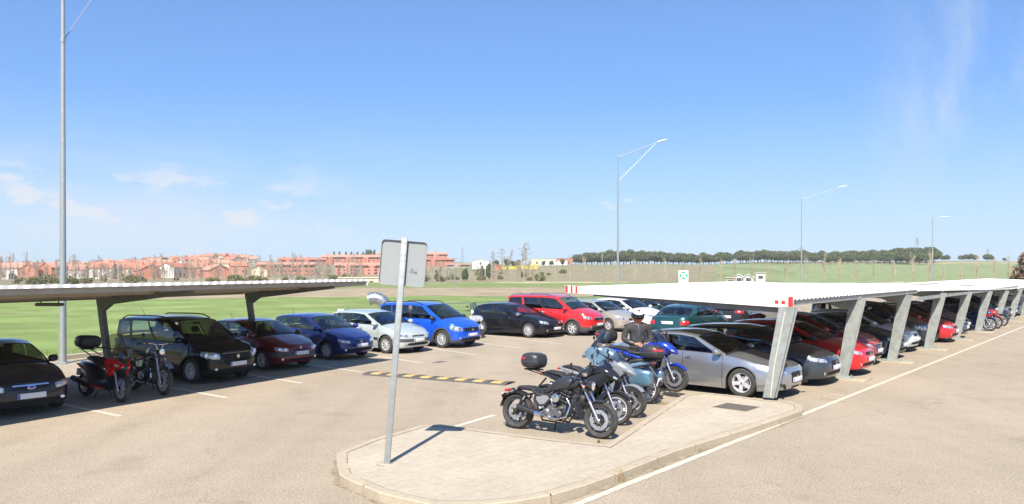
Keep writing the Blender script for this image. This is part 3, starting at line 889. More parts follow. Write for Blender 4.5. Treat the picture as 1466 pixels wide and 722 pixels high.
    if kind == 'cruiser':
        t = MB()
        t.loft([(.43, 0, hz - .0, .04, .035, 2.2), (.38, 0, hz - .03, .10, .085, 2.4), (.24, 0, hz - .04, .15, .13, 2.5), (.06, 0, hz - .08, .155, .125, 2.5), (-.10, 0, hz - .14, .13, .10, 2.4), (-.20, 0, hz - .19, .08, .06, 2.4)], n=22)
        to = t.build('fuel_tank', P, root, 60); c = MB(); c.lathe([(.03, 0), (.03, .02), (0, .025)], (.14, 0, hz + .015), 'z', 14); c.build('filler_cap', M['chrome'], to)
        s = MB(); s.loft([(-.10, 0, sz - .0, .10, .035, 2.6), (-.22, 0, sz - .025, .15, .045, 2.8), (-.36, 0, sz - .02, .16, .05, 2.8), (-.45, 0, sz + .035, .14, .05, 2.8), (-.52, 0, sz + .075, .12, .05, 2.8), (-.66, 0, sz + .08, .115, .045, 2.8), (-.80, 0, sz + .07, .09, .04, 2.6), (-.85, 0, sz + .06, .05, .02, 2.4)], n=18); s.build('seat', S['seatc'], root, 60)
        fender((xr, Rr), Rr + .055, 55, 172, S['wr'] + .05).build('rear_fender', P, root)
        for sg in (1, -1):
            sc = MB(); o = [(-.42, ec + .27), (-.12, ec + .27), (-.06, ec + .20), (-.20, ec + .05), (-.34, ec + .03), (-.45, ec + .15)]
            sc.prism(o, .12 * sg, .145 * sg, 0); o2 = [(lerp(-.25, a, .68), lerp(ec + .16, b, .68)) for a, b in o]; sc.prism(o2, .145 * sg, .152 * sg, 1); sc.build('side_cover', [M['mblack'], M['sidecover']], root)
        hl = MB(); hl.lathe([(0, -.10), (.05, -.095), (.08, -.04), (.088, .03), (.088, .05)], (hx + .16, 0, hz - .06), 'x', 20, 0)
        hlo = hl.build('headlight', M['mblack'], root); g = MB(); g.lathe([(.082, .045), (.05, .06), (0, .065)], (hx + .16, 0, hz - .06), 'x', 20); g.build('lens', M['reflector'], hlo)
        sp = MB(); sp.lathe([(0, -.03), (.045, -.03), (.05, .02), (0, .022)], (hx + .03, 0, hz + .13), 'z', 16); sp.build('speedometer', M['chrome'], root)
        tl = MB(); tl.box((xr - .30, 0, Rr + .20), (.03, .15, .20), 0, .01, Matrix.Rotation(math.radians(-18), 3, 'Y')); tl.tube([(xr - .28, 0, Rr + .26), (xr - .10, .0, Rr + .33)], .03, 6, 0); tl.build('number_plate', [M['black']], root)
        r_ = MB(); r_.box((xr - .24, 0, sz + .01), (.08, .16, .05), 0, .02); r_.build('taillight', M['red'], root)
        for sg in (1, -1):
            k = MB(); k.ball((xr - .28, .12 * sg, Rr + .30), (.025, .03, .022), 8, 0); k.tube([(xr - .27, .0, Rr + .29), (xr - .28, .1 * sg, Rr + .30)], .007, 5, 1); k.build('indicator', [M['amber'], M['black']], root)
            k = MB(); k.ball((hx + .10, .16 * sg, hz - .07), (.025, .03, .022), 8, 0); k.tube([(hx + .06, .05 * sg, hz - .06), (hx + .10, .15 * sg, hz - .07)], .007, 5, 1); k.build('indicator', [M['amber'], M['black']], root)
        ac = MB(); ac.lathe([(0, -.06), (.075, -.055), (.08, 0), (.07, .015), (0, .02)], (.06, -.21, ec + .22), 'y', 16); ac.build('air_filter', M['chrome'], root)
        cv = MB()
        for (cx_, cz_, r_) in ((-.15, ec - .06, .075), (.10, ec - .06, .06), (.02, ec + .08, .04)): cv.lathe([(0, -.012), (r_ * .8, -.012), (r_, 0), (r_, .03)], (cx_, -.205, cz_), 'y', 16)
        cv.build('engine_cover', M['engine'], root)
        cb_ = MB()
        cb_.tube([(hx - .04, -.08, hz + .10), (hx - .16, -.16, hz - .05), (.2, -.14, ec + .25), (.1, -.15, ec + .1)], .006, 5); cb_.tube([(hx - .02, .06, hz + .12), (hx + .09, -.10, hz - .1), (xf - .1, -.10, Rf + .14)], .006, 5)
        cb_.tube([(hx - .04, -.1, hz + .09), (hx + .07, -.02, hz - .02), (hx - .02, -.12, hz - .3), (.1, -.17, ec)], .006, 5); cb_.build('cable', M['black'], root)
        pul = MB(); pul.lathe([(0, -.01), (.09, -.01), (.10, 0), (.09, .01), (0, .012)], (xr, .12, Rr), 'y', 20); pul.build('drive_sprocket', M['steel'], root)
        br = MB(); br.box((-.86, 0, sz + .02), (.05, .26, .03), 0, .01); br.box((-.90, .1, sz + .045), (.07, .05, .04), 0, .015); br.box((-.90, -.1, sz + .045), (.07, .05, .04), 0, .015); br.build('grab_rail', M['mblack'], root)
        dr_ = MB(); dr_.box((hx - .08, 0, .50), (.04, .2, .34), 0, .01, Matrix.Rotation(math.radians(-18), 3, 'Y')); dr_.build('radiator', M['engineblk'], root)
    elif kind in ('tourer', 'sport', 'naked'):
        t = MB()
        t.loft([(hx + .02, 0, hz - .02, .05, .04, 2.2), (hx - .05, 0, hz - .0, .12, .08, 2.4), (hx - .2, 0, hz + .0, .17, .12, 2.5), (hx - .38, 0, hz - .06, .15, .11, 2.5), (hx - .52, 0, hz - .13, .09, .06, 2.4)], n=20)
        t.build('fuel_tank', P, root, 60)
        s = MB(); s.loft([(hx - .44, 0, sz + .05, .09, .03, 2.6), (hx - .56, 0, sz + .02, .14, .045, 2.8), (hx - .74, 0, sz + .03, .15, .05, 2.8), (hx - .84, 0, sz + .10, .13, .05, 2.8), (hx - 1.08, 0, sz + .13, .12, .045, 2.8), (hx - 1.20, 0, sz + .12, .07, .025, 2.6)], n=18); s.build('seat', S['seatc'], root, 60)
        tb = MB(); tb.loft([(hx - .50, 0, sz - .08, .10, .05, 2.4), (hx - .78, 0, sz - .02, .15, .07, 2.6), (hx - 1.05, 0, sz + .05, .13, .06, 2.6), (hx - 1.27, 0, sz + .10, .07, .03, 2.4)], n=16); tb.build('tail_fairing', P, root, 60)
        tl = MB(); tl.box((hx - 1.29, 0, sz + .08), (.05, .18, .05), 0, .02); tl.build('taillight', M['red'], root)
        mg = fender((xr, Rr), Rr + .05, 60, 165, S['wr'] + .03); mg.build('rear_fender', M['black'], root)
        pl = MB(); pl.box((xr - .28, 0, Rr + .16), (.02, .2, .18), 0, .008, Matrix.Rotation(math.radians(-15), 3, 'Y')); pl.tube([(xr - .25, 0, Rr + .24), (xr - .05, 0, sz)], .018, 6, 1); pl.build('number_plate', [M['plate'], M['black']], root)
        if kind != 'naked':
            fa = MB()   # nose + flanks
            full = S.get('full', True)
            fa.loft([(hx - .14, 0, hz + .03, .13, .07, 2.4), (hx - .02, 0, hz + .04, .185, .11, 2.6), (hx + .12, 0, hz + .02, .185, .125, 2.4), (hx + .24, 0, hz - .03, .145, .105, 2.2), (hx + .34, 0, hz - .085, .085, .07, 2.1), (hx + .40, 0, hz - .125, .03, .025, 2)], n=22)
            fo_ = fa.build('fairing', P, root, 60)
            for sg in (1, -1):
                hl = MB(); hl.loft([(hx + .20, sg * .085, hz - .035, .055, .05, 2.4), (hx + .29, sg * .07, hz - .06, .05, .04, 2.4), (hx + .345, sg * .055, hz - .085, .03, .022, 2.2)], n=12); hl.build('headlight', M['lens'], root, 60)
                sd = MB(); lowz = ec - .20 if full else ec + .15
                o = [(hx + .10, hz + .02), (hx + .22, hz - .10), (hx + .04, hz - .26), (hx - .02, lowz + .18), (hx - .18, lowz), (hx - .50, lowz + .02), (hx - .42, lowz + .22), (hx - .30, ec + .22), (hx - .34, hz - .18), (hx - .16, hz - .06)]
                sd.prism(o, .165 * sg, .195 * sg, 0)
                o2 = [(hx - .04, hz - .20), (hx - .1, ec + .1), (hx - .27, ec + .0), (hx - .24, ec + .2)]
                sd.prism(o2, .195 * sg, .199 * sg, 1)
                sd.build('side_fairing', [P, M['gap']], root)
        else:
            hl = MB(); hl.loft([(hx + .02, 0, hz - .06, .07, .07, 2.2), (hx + .12, 0, hz - .06, .085, .09, 2.2), (hx + .17, 0, hz - .06, .06, .06, 2.2)], n=16); hl.build('headlight', M['lens'], root, 60)
        sc_ = S['screen'] if S['screen'] is not None else (.34 if kind == 'tourer' else .22)
        if sc_:
            v = MB(); rows = []
            for i in range(9):
                u = -1 + 2 * i / 8; row = []
                for j in range(6):
                    t_ = j / 5; ww = .17 * (1 - .25 * t_ ** 2)
                    row.append((hx + .20 - .30 * t_ * (sc_ / .34) - .10 * u * u, u * ww, hz + .12 + sc_ * t_ - .05 * u * u * (1 - t_ * .0) - .06 * u ** 4 * t_))
                rows.append(row)
            v.grid(rows); v.build('windscreen', M['visor'], root, 80)
    elif kind == 'scooter':
        b = MB()   # rear body and underseat
        b.loft([(xr - .26, 0, .72, .05, .04, 2.2), (xr - .15, 0, .70, .13, .09, 2.4), (xr + .08, 0, .62, .18, .15, 2.6), (xr + .35, 0, .52, .20, .20, 2.8), (xr + .58, 0, .42, .20, .17, 3), (xr + .74, 0, .34, .19, .12, 3), (xf - .52, 0, .33, .18, .12, 3), (xf - .36, 0, .40, .16, .16, 2.8)], n=20)
        b.build('body', S.get('bodycol', M['mblack']), root, 60)
        for sg in (1, -1):
            pn = MB(); o = [(xr - .22, .74), (xr + .02, .73), (xr + .28, .66), (xr + .22, .60), (xr - .02, .66)]
            pn.prism(o, .165 * sg, .19 * sg, 0); pn.build('side_panel', S.get('accent', P), root)
            pn = MB(); o = [(xr + .32, .28), (xf - .5, .23), (xf - .36, .27), (xf - .5, .30), (xr + .34, .34)]
            pn.prism(o, .185 * sg, .205 * sg, 0); pn.build('footboard_trim', S.get('accent', P), root)
        a = MB()   # front apron
        a.loft([(xf - .50, 0, .62, .14, .26, 3), (xf - .36, 0, .68, .20, .28, 3), (xf - .22, 0, .76, .20, .20, 2.6), (xf - .08, 0, .80, .15, .13, 2.3), (xf + .04, 0, .77, .08, .07, 2.1), (xf + .12, 0, .74, .025, .025, 2)], n=22)
        ao = a.build('front_apron', P, root, 60)
        AC = S.get('accent', P)
        bk = MB()
        for sg in (1, -1):
            bk.prism([(xf - .46, .84), (xf - .30, .95), (xf - .12, .93), (xf + .10, .80), (xf + .04, .74), (xf - .10, .72), (xf - .22, .56), (xf - .34, .74)], .06 * sg, .225 * sg, 0, lambda x, y, z: (x, y * (1 - max(0, (x - xf + .25)) * 1.5), z))
        bk.build('front_panel', AC, root, 30)
        for sg in (1, -1):
            hl = MB(); hl.loft([(xf - .09, .115 * sg, .80, .06, .045, 2.3), (xf + .01, .085 * sg, .785, .055, .035, 2.3), (xf + .07, .05 * sg, .765, .03, .02, 2.2)], n=12); hl.build('headlight', M['lens'], root)
        gr = MB(); gr.loft([(xf - .16, 0, .60, .10, .10, 3), (xf - .06, 0, .62, .08, .09, 3), (xf - .02, 0, .63, .05, .07, 3)], n=12); gr.build('grille', M['gap'], root)
        s = MB(); s.loft([(xf - .62, 0, .70, .08, .04, 2.6), (xf - .75, 0, .76, .15, .06, 2.8), (xf - .98, 0, .77, .17, .06, 2.8), (xf - 1.08, 0, .84, .16, .07, 2.8), (xf - 1.36, 0, .87, .15, .06, 2.8), (xf - 1.52, 0, .86, .09, .03, 2.6)], n=18); s.build('seat', S['seatc'], root, 60)
        v = MB(); rows = []
        for i in range(9):
            u = -1 + 2 * i / 8; row = []
            for j in range(6):
                t_ = j / 5; ww = .25 * (1 - .18 * t_ ** 2)
                row.append((xf - .10 - .28 * t_ - .12 * u * u, u * ww, .96 + .52 * t_ - .05 * u ** 4 * t_ - .04 * u * u))
            rows.append(row)
        v.grid(rows); v.build('windscreen', M['visor'], root, 80)
        tl = MB(); tl.box((xr - .27, 0, .70), (.04, .2, .06), 0, .02); tl.build('taillight', M['red'], root)
        en = MB(); en.loft([(xr - .05, .11, Rr, .05, .08, 3), (xr + .25, .12, Rr + .02, .07, .10, 3), (xr + .45, .08, Rr + .06, .1, .12, 3)], n=14); en.build('engine', M['engineblk'], root)
        pl = MB(); pl.box((xr - .32, 0, .52), (.02, .2, .16), 0, .008); pl.box((xr - .28, 0, .58), (.08, .06, .03), 1); pl.build('number_plate', [M['plate'], M['black']], root)
        st = MB(); st.tube([(.02, .1, .25), (-.06, .22, .02)], .012, 6); st.tube([(.02, -.1, .25), (-.06, -.16, .03)], .012, 6); st.build('stand', M['black'], root)
    elif kind == 'enduro':
        t = MB(); t.loft([(hx - .04, 0, hz - .06, .06, .05, 2.2), (hx - .15, 0, hz - .04, .13, .09, 2.4), (hx - .34, 0, hz - .06, .13, .09, 2.4), (hx - .5, 0, hz - .12, .07, .05, 2.3)], n=18); t.build('fuel_tank', P, root, 60)
        s = MB(); s.loft([(hx - .40, 0, sz + .06, .08, .03, 2.6), (hx - .6, 0, sz + .04, .12, .04, 2.8), (hx - .9, 0, sz + .07, .12, .045, 2.8), (hx - 1.15, 0, sz + .10, .08, .03, 2.6)], n=16); s.build('seat', S['seatc'], root, 60)
        fender((xr, Rr), Rr + .10, 60, 150, .16).build('rear_fender', M['mblack'], root)
        hl = MB(); hl.lathe([(0, -.09), (.06, -.08), (.085, 0), (.085, .03)], (hx + .12, 0, hz - .03), 'x', 18, 0); ho = hl.build('headlight', M['mblack'], root)
        g = MB(); g.lathe([(.08, .028), (0, .04)], (hx + .12, 0, hz - .03), 'x', 18); g.build('lens', M['reflector'], ho)
        tl = MB(); tl.box((hx - 1.2, 0, sz + .06), (.04, .1, .05), 0, .01); tl.build('taillight', M['red'], root)
        bar = MB()
        for sg in (1, -1): bar.prism([(-.45, sz - .12), (-.1, sz - .06), (-.15, sz - .22), (-.4, sz - .24)], .11 * sg, .13 * sg)
        bar.build('side_cover', P, root)
    if S['pannier']:
        for sg in (1, -1):
            p = MB(); x0 = xr + .02
            p.loft([(x0 - .26, .30 * sg, Rr + .24, .06, .12, 3.5), (x0 - .22, .31 * sg, Rr + .24, .095, .16, 3.5), (x0 + .14, .31 * sg, Rr + .25, .10, .18, 3.5), (x0 + .24, .29 * sg, Rr + .26, .07, .13, 3.5)], n=18)
            po = p.build('pannier', S['pannier'], root, 50)
            q = MB(); q.loft([(x0 - .25, .31 * sg, Rr + .30, .09, .008, 4), (x0 + .20, .31 * sg, Rr + .30, .105, .008, 4)], n=14); q.build('seam', M['black'], po)
    if S['box']:
        bx_ = S.get('boxx', xr - .12); topbox(root, bx_, S.get('boxz', sz + .18), w=S['boxw'], l=S.get('boxl', .40), h=S.get('boxh', .30))
    root_info[root.name] = dict(wb=wb, lean=S['lean'])
    return root
def place_moto(root, front, a, back=0.0):
    """front wheel contact point and heading azimuth; stands leaning on its side stand"""
    i = root_info[root.name]; f = az(a); c = Vector((front.x, front.y, front.z)) - f * (i['wb'] / 2)
    sc = .975; root.scale = (sc, sc, sc); root.location = (c.x, c.y, front.z + .003)
    root.rotation_euler = (math.radians(-i['lean']), 0, math.radians(90 - a))
# ---------------------------------------------------------------- person
import bmesh
def skin(name, verts, edges, mats, parent=None, sub=2, root_i=0, scale=1.0):
    """verts: (x,y,z,rx,ry)"""
    me = bpy.data.meshes.new(name + '_src'); bm = bmesh.new(); lay = bm.verts.layers.skin.verify()
    vs = [bm.verts.new(v[:3]) for v in verts]
    for v, d in zip(vs, verts): v[lay].radius = (d[3] * scale, (d[4] if len(d) > 4 else d[3]) * scale)
    vs[root_i][lay].use_root = True
    for a, b in edges: bm.edges.new((vs[a], vs[b]))
    bm.to_mesh(me); bm.free()
    o = bpy.data.objects.new(name, me); C.objects.link(o)
    m = o.modifiers.new('skin', 'SKIN'); m.use_smooth_shade = True
    s = o.modifiers.new('sub', 'SUBSURF'); s.levels = sub; s.render_levels = sub
    bpy.context.view_layer.update()
    dg = bpy.context.evaluated_depsgraph_get()
    nm = bpy.data.meshes.new_from_object(o.evaluated_get(dg)); nm.name = name
    nm.materials.clear(); nm.materials.append(mats)
    nm.polygons.foreach_set('material_index', [0] * len(nm.polygons)); nm.polygons.foreach_set('use_smooth', [True] * len(nm.polygons))
    bpy.data.objects.remove(o); bpy.data.meshes.remove(me)
    return link(name, nm, parent)

def make_person(label):
    skinm = mat('skin', (0.50, 0.27, 0.19), .55, noise=.1)
    jack = mat('jacket_fabric', (0.035, 0.034, 0.036), .75, noise=.4, nscale=14, bump=.5, bscale=18)
    trou = mat('trouser_fabric', (0.03, 0.032, 0.04), .8, noise=.3, nscale=12, bump=.4, bscale=16)
    # faces -y; hands joined in front at waist height
    V = [(0, 0, .95, .15, .105), (0, .0, 1.12, .145, .10), (0, .0, 1.32, .17, .11), (0, -.0, 1.45, .12, .085), (0, -.015, 1.53, .058, .058), (0, -.04, 1.60, .065, .075), (0, -.05, 1.68, .075, .09), (0, -.04, 1.76, .05, .065)]
    E = [(0, 1), (1, 2), (2, 3), (3, 4), (4, 5), (5, 6), (6, 7)]
    def add(i, chain):
        for c in chain:
            V.append(c); E.append((i, len(V) - 1)); i = len(V) - 1
        return i
    wrists = []
    for sg in (-1, 1):
        add(0, [(.095 * sg, 0, .88, .09, .09), (.115 * sg, -.03, .50, .062, .065), (.125 * sg, .02, .12, .042, .045), (.135 * sg, -.02, .06, .042, .04), (.15 * sg, -.13, .04, .04, .03)])
        w = add(3, [(.185 * sg, 0, 1.43, .068, .068), (.25 * sg, .0, 1.28, .052, .052), (.275 * sg, -.03, 1.14, .045, .045), (.20 * sg, -.20, 1.09, .036, .036), (.115 * sg, -.33, 1.07, .026, .03), (.085 * sg, -.375, 1.065, .028, .036), (.06 * sg, -.405, 1.06, .024, .034)])
        wrists.append(w)
        b = Vector((.06 * sg, -.41, 1.06))
        for k, l in enumerate((.075, .085, .08, .062)):
            o_ = (k - 1.5) * .019
            add(w, [(b.x - .0 * sg, b.y - .008, b.z + o_, .0095), (b.x - .022 * sg, b.y - l * .5, b.z + o_ * 1.05 - .004, .0088), (b.x - .05 * sg, b.y - l * .72, b.z + o_ - .018, .0078)])
        add(w - 1, [(b.x + .0 * sg, b.y + .01, b.z + .045, .011), (b.x - .02 * sg, b.y - .03, b.z + .055, .0095)])
    body = skin('person', V, E, skinm)
    tag(body, label, 'person')
    # jacket: thicker skin over torso and arms
    JV = [(0, 0, .84, .185, .14), (0, .0, 1.06, .175, .13), (0, .0, 1.30, .20, .14), (0, 0, 1.44, .15, .11), (0, -.015, 1.54, .088, .085)]
    JE = [(0, 1), (1, 2), (2, 3), (3, 4)]
    for sg in (-1, 1):
        i = 3
        for c in [(.195 * sg, 0, 1.425, .092, .095), (.26 * sg, .0, 1.28, .075, .075), (.285 * sg, -.03, 1.14, .068, .068), (.205 * sg, -.20, 1.09, .056, .056), (.118 * sg, -.335, 1.07, .044, .048)]:
            JV.append(c); JE.append((i, len(JV) - 1)); i = len(JV) - 1
    j = skin('jacket', JV, JE, jack, body)
    TV = [(0, 0, 1.0, .175, .13)]; TE = []
    for sg in (-1, 1):
        i = 0
        for c in [(.095 * sg, 0, .86, .125, .12), (.115 * sg, -.03, .50, .08, .085), (.125 * sg, .01, .09, .068, .07)]:
            TV.append(c); TE.append((i, len(TV) - 1)); i = len(TV) - 1
    skin('trousers', TV, TE, trou, body)
    for sg in (-1, 1):
        skin('boot', [(.125 * sg, .01, .16, .06), (.13 * sg, .01, .055, .055, .05), (.14 * sg, -.07, .05, .05, .045), (.155 * sg, -.15, .045, .045, .035)], [(0, 1), (1, 2), (2, 3)], M['black'], body, 1)
    st = MB()
    for sg in (-1, 1):
        st.tube([(.27 * sg, -.055, 1.20), (.285 * sg, -.105, 1.13), (.21 * sg, -.258, 1.115), (.15 * sg, -.335, 1.10)], .009, 6)
    st.build('sleeve_stripe', mat('stripe_beige', (.45, .38, .26), .6), j)
    zp = MB(); zp.tube([(0, -.115, .95), (0, -.135, 1.2), (0, -.13, 1.38), (0, -.10, 1.47)], .006, 5); 
    for sg in (-1, 1): zp.box((.09 * sg, -.125, 1.17), (.012, .02, .07), 0, .004)
    zp.build('zip', M['steel'], j)
    # helmet, head tipped down
    rot = Matrix.Rotation(math.radians(22), 3, 'X')
    hc = Vector((0, -.045, 1.68))
    def hp(t, ph, r=(.138, .165, .160)):
        p = Vector((r[0] * math.sin(t) * math.cos(ph), r[1] * math.sin(t) * math.sin(ph), r[2] * math.cos(t)))
        if p.z < 0: p.y *= 1 - .1 * (p.z / r[2]) ** 2; p.z *= .98
        return hc + rot @ p
    hm = MB(); rows = []
    nt, npi = 16, 28
    for i in range(nt + 1): rows.append([hp(lerp(.02, 2.35, i / nt), 2 * PI * k / npi) for k in range(npi + 1)])
    ids = [[hm.vert(p) for p in r] for r in rows]
    vis = MB(); vids = {}
    for i in range(nt):
        for k in range(npi):
            t = lerp(.02, 2.35, (i + .5) / nt); ph = math.degrees(2 * PI * (k + .5) / npi)
            fr = abs(ph - 270)
            q = (ids[i][k], ids[i + 1][k], ids[i + 1][k + 1], ids[i][k + 1])
            if 1.05 < t < 1.78 and fr < 66:
                for a, b in ((i, k), (i + 1, k), (i + 1, k + 1), (i, k + 1)):
                    if (a, b) not in vids: vids[(a, b)] = vis.vert(rows[a][b])
                vis.face([vids[(a, b)] for a, b in ((i, k), (i + 1, k), (i + 1, k + 1), (i, k + 1))])
                continue
            sl = 0
            if t > 1.0: sl = 1
            if t >= 1.75 and fr < 75: sl = 2
            if t < .55 and fr < 22: sl = 1
            hm.face(q, sl)
    ho = hm.build('helmet', [mat('helmet_white', (.78, .78, .80), .25, coat=1), M['gloss'], mat('helmet_orange', (.75, .13, .03), .3, coat=1)], body, 60)
    vis.build('visor', M['gloss'], ho, 60)
    return body
# ---------------------------------------------------------------- ground materials
def nodes(m): return m.node_tree.nodes, m.node_tree.links
def asphaltmat():
    m = bpy.data.materials.new('asphalt'); m.use_nodes = True; N, Lk = nodes(m); b = N['Principled BSDF']
    tc = N.new('ShaderNodeTexCoord'); b.inputs['Roughness'].default_value = .92; b.inputs['Specular IOR Level'].default_value = .25
    def noise(sc, det=5, ro=.6, off=None):
        n = N.new('ShaderNodeTexNoise'); n.inputs['Scale'].default_value = sc; n.inputs['Detail'].default_value = det; n.inputs['Roughness'].default_value = ro
        Lk.new(tc.outputs['Object'], n.inputs['Vector']); return n.outputs['Fac']
    def rng(s, a, b_, c, d):
        r = N.new('ShaderNodeMapRange'); Lk.new(s, r.inputs[0])
        for k, v in zip((1, 2, 3, 4), (a, b_, c, d)): r.inputs[k].default_value = v
        return r.outputs[0]
    def mul(a, b_):
        r = N.new('ShaderNodeMath'); r.operation = 'MULTIPLY'; Lk.new(a, r.inputs[0]); Lk.new(b_, r.inputs[1]); return r.outputs[0]
    big = rng(noise(.16, 4), .3, .7, .95, 1.09); mid = rng(noise(1.7, 6), .3, .7, .96, 1.05)
    fine = rng(noise(38, 3, .75), .3, .7, .68, 1.28)
    vo = N.new('ShaderNodeTexVoronoi'); vo.inputs['Scale'].default_value = 55; Lk.new(tc.outputs['Object'], vo.inputs['Vector'])
    sp = rng(vo.outputs['Distance'], .0, .7, 1.22, .82)
    # tyre streaks
    mp = N.new('ShaderNodeMapping'); mp.inputs['Rotation'].default_value = (0, 0, math.radians(40)); mp.inputs['Scale'].default_value = (1.0, .05, 1)
    Lk.new(tc.outputs['Object'], mp.inputs['Vector'])
    n3 = N.new('ShaderNodeTexNoise'); n3.inputs['Scale'].default_value = .8; n3.inputs['Detail'].default_value = 3; Lk.new(mp.outputs[0], n3.inputs['Vector'])
    stv = rng(n3.outputs['Fac'], .35, .65, .94, 1.05)
    f = mul(mul(mul(big, mid), mul(fine, sp)), stv)
    # cracks
    vc = N.new('ShaderNodeTexVoronoi'); vc.feature = 'DISTANCE_TO_EDGE'; vc.inputs['Scale'].default_value = .16
    wn = N.new('ShaderNodeTexNoise'); wn.inputs['Scale'].default_value = 1.1; wn.inputs['Detail'].default_value = 5; Lk.new(tc.outputs['Object'], wn.inputs['Vector'])
    mxv = N.new('ShaderNodeMix'); mxv.data_type = 'VECTOR'; mxv.inputs[0].default_value = .35
    ad = N.new('ShaderNodeVectorMath'); ad.operation = 'MULTIPLY_ADD'; ad.inputs[1].default_value = (1.6, 1.6, 0); Lk.new(wn.outputs['Color'], ad.inputs[0]); Lk.new(tc.outputs['Object'], ad.inputs[2])
    Lk.new(ad.outputs[0], vc.inputs['Vector'])
    ck = rng(vc.outputs['Distance'], .0, .003, .84, 1.0); st0 = rng(noise(.75, 3, .5), .60, .72, 1.0, .86); ck = mul(ck, st0)
    f = mul(f, ck)
    c = N.new('ShaderNodeMix'); c.data_type = 'RGBA'; c.blend_type = 'MULTIPLY'; c.inputs[0].default_value = 1
    c.inputs[6].default_value = (.352, .292, .218, 1)
    cb = N.new('ShaderNodeCombineColor'); [Lk.new(f, cb.inputs[k]) for k in range(3)]
    Lk.new(cb.outputs[0], c.inputs[7]); Lk.new(c.outputs[2], b.inputs['Base Color'])
    bp = N.new('ShaderNodeBump'); bp.inputs['Strength'].default_value = .35; bp.inputs['Distance'].default_value = .01
    Lk.new(vo.outputs['Distance'], bp.inputs['Height']); Lk.new(bp.outputs[0], b.inputs['Normal'])
    return m
def concretemat(name, base, brick=None, rot=0):
    m = bpy.data.materials.new(name); m.use_nodes = True; N, Lk = nodes(m); b = N['Principled BSDF']; b.inputs['Roughness'].default_value = .88; b.inputs['Specular IOR Level'].default_value = .25
    tc = N.new('ShaderNodeTexCoord')
    def noise(sc, lo, hi, det=6):
        n = N.new('ShaderNodeTexNoise'); n.inputs['Scale'].default_value = sc; n.inputs['Detail'].default_value = det; n.inputs['Roughness'].default_value = .65
        Lk.new(tc.outputs['Object'], n.inputs['Vector']); r = N.new('ShaderNodeMapRange'); Lk.new(n.outputs['Fac'], r.inputs[0])
        for k, v in zip((1, 2, 3, 4), (.3, .7, lo, hi)): r.inputs[k].default_value = v
        return r.outputs[0]
    a = noise(.9, .90, 1.07); c_ = noise(11, .90, 1.08); d = noise(70, .86, 1.1, 2)
    m1 = N.new('ShaderNodeMath'); m1.operation = 'MULTIPLY'; Lk.new(a, m1.inputs[0]); Lk.new(c_, m1.inputs[1])
    m2 = N.new('ShaderNodeMath'); m2.operation = 'MULTIPLY'; Lk.new(m1.outputs[0], m2.inputs[0]); Lk.new(d, m2.inputs[1])
    cb = N.new('ShaderNodeCombineColor'); [Lk.new(m2.outputs[0], cb.inputs[k]) for k in range(3)]
    mx = N.new('ShaderNodeMix'); mx.data_type = 'RGBA'; mx.blend_type = 'MULTIPLY'; mx.inputs[0].default_value = 1; Lk.new(cb.outputs[0], mx.inputs[7])
    if brick:
        mp = N.new('ShaderNodeMapping'); mp.inputs['Rotation'].default_value = (0, 0, rot); Lk.new(tc.outputs['Object'], mp.inputs['Vector'])
        bk = N.new('ShaderNodeTexBrick'); Lk.new(mp.outputs[0], bk.inputs['Vector'])
        bk.inputs['Scale'].default_value = 1; bk.inputs['Brick Width'].default_value = brick[0]; bk.inputs['Row Height'].default_value = brick[1]
        bk.inputs['Mortar Size'].default_value = .004; bk.inputs['Mortar Smooth'].default_value = .3; bk.inputs['Bias'].default_value = 0
        bk.inputs['Color1'].default_value = (*[v * .975 for v in base], 1); bk.inputs['Color2'].default_value = (*[v * 1.03 for v in base], 1); bk.inputs['Mortar'].default_value = (*[v * .74 for v in base], 1)
        Lk.new(bk.outputs['Color'], mx.inputs[6])
        bp = N.new('ShaderNodeBump'); bp.inputs['Strength'].default_value = .4; bp.inputs['Distance'].default_value = .005; bp.invert = True; Lk.new(bk.outputs['Fac'], bp.inputs['Height']); Lk.new(bp.outputs[0], b.inputs['Normal'])
    else: mx.inputs[6].default_value = (*base, 1)
    Lk.new(mx.outputs[2], b.inputs['Base Color'])
    return m
ASPH = asphaltmat()
PAVER = concretemat('paving', (.43, .37, .285), (.42, .21), math.radians(-49))
KERB = concretemat('kerb_stone', (.41, .345, .255))
CONC = concretemat('concrete', (.40, .345, .26))
LINE = mat('road_paint', (.50, .45, .37), .8, noise=.22, nscale=9)
LINEW = mat('worn_road_paint', (.47, .42, .34), .85, noise=.25, nscale=7)
GALV = mat('galvanised_steel', (.33, .355, .36), .5, .45, noise=.12, nscale=14)
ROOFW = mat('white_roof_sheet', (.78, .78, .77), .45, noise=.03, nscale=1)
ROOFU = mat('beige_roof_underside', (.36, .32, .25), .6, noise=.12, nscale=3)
POSTG = mat('grey_painted_steel', (.30, .32, .305), .5, .15, noise=.22, nscale=5)
DKSTEEL = mat('dark_painted_steel', (.16, .16, .155), .55, .1, noise=.2, nscale=5)
REDP = mat('red_marking', (.62, .04, .03), .5)

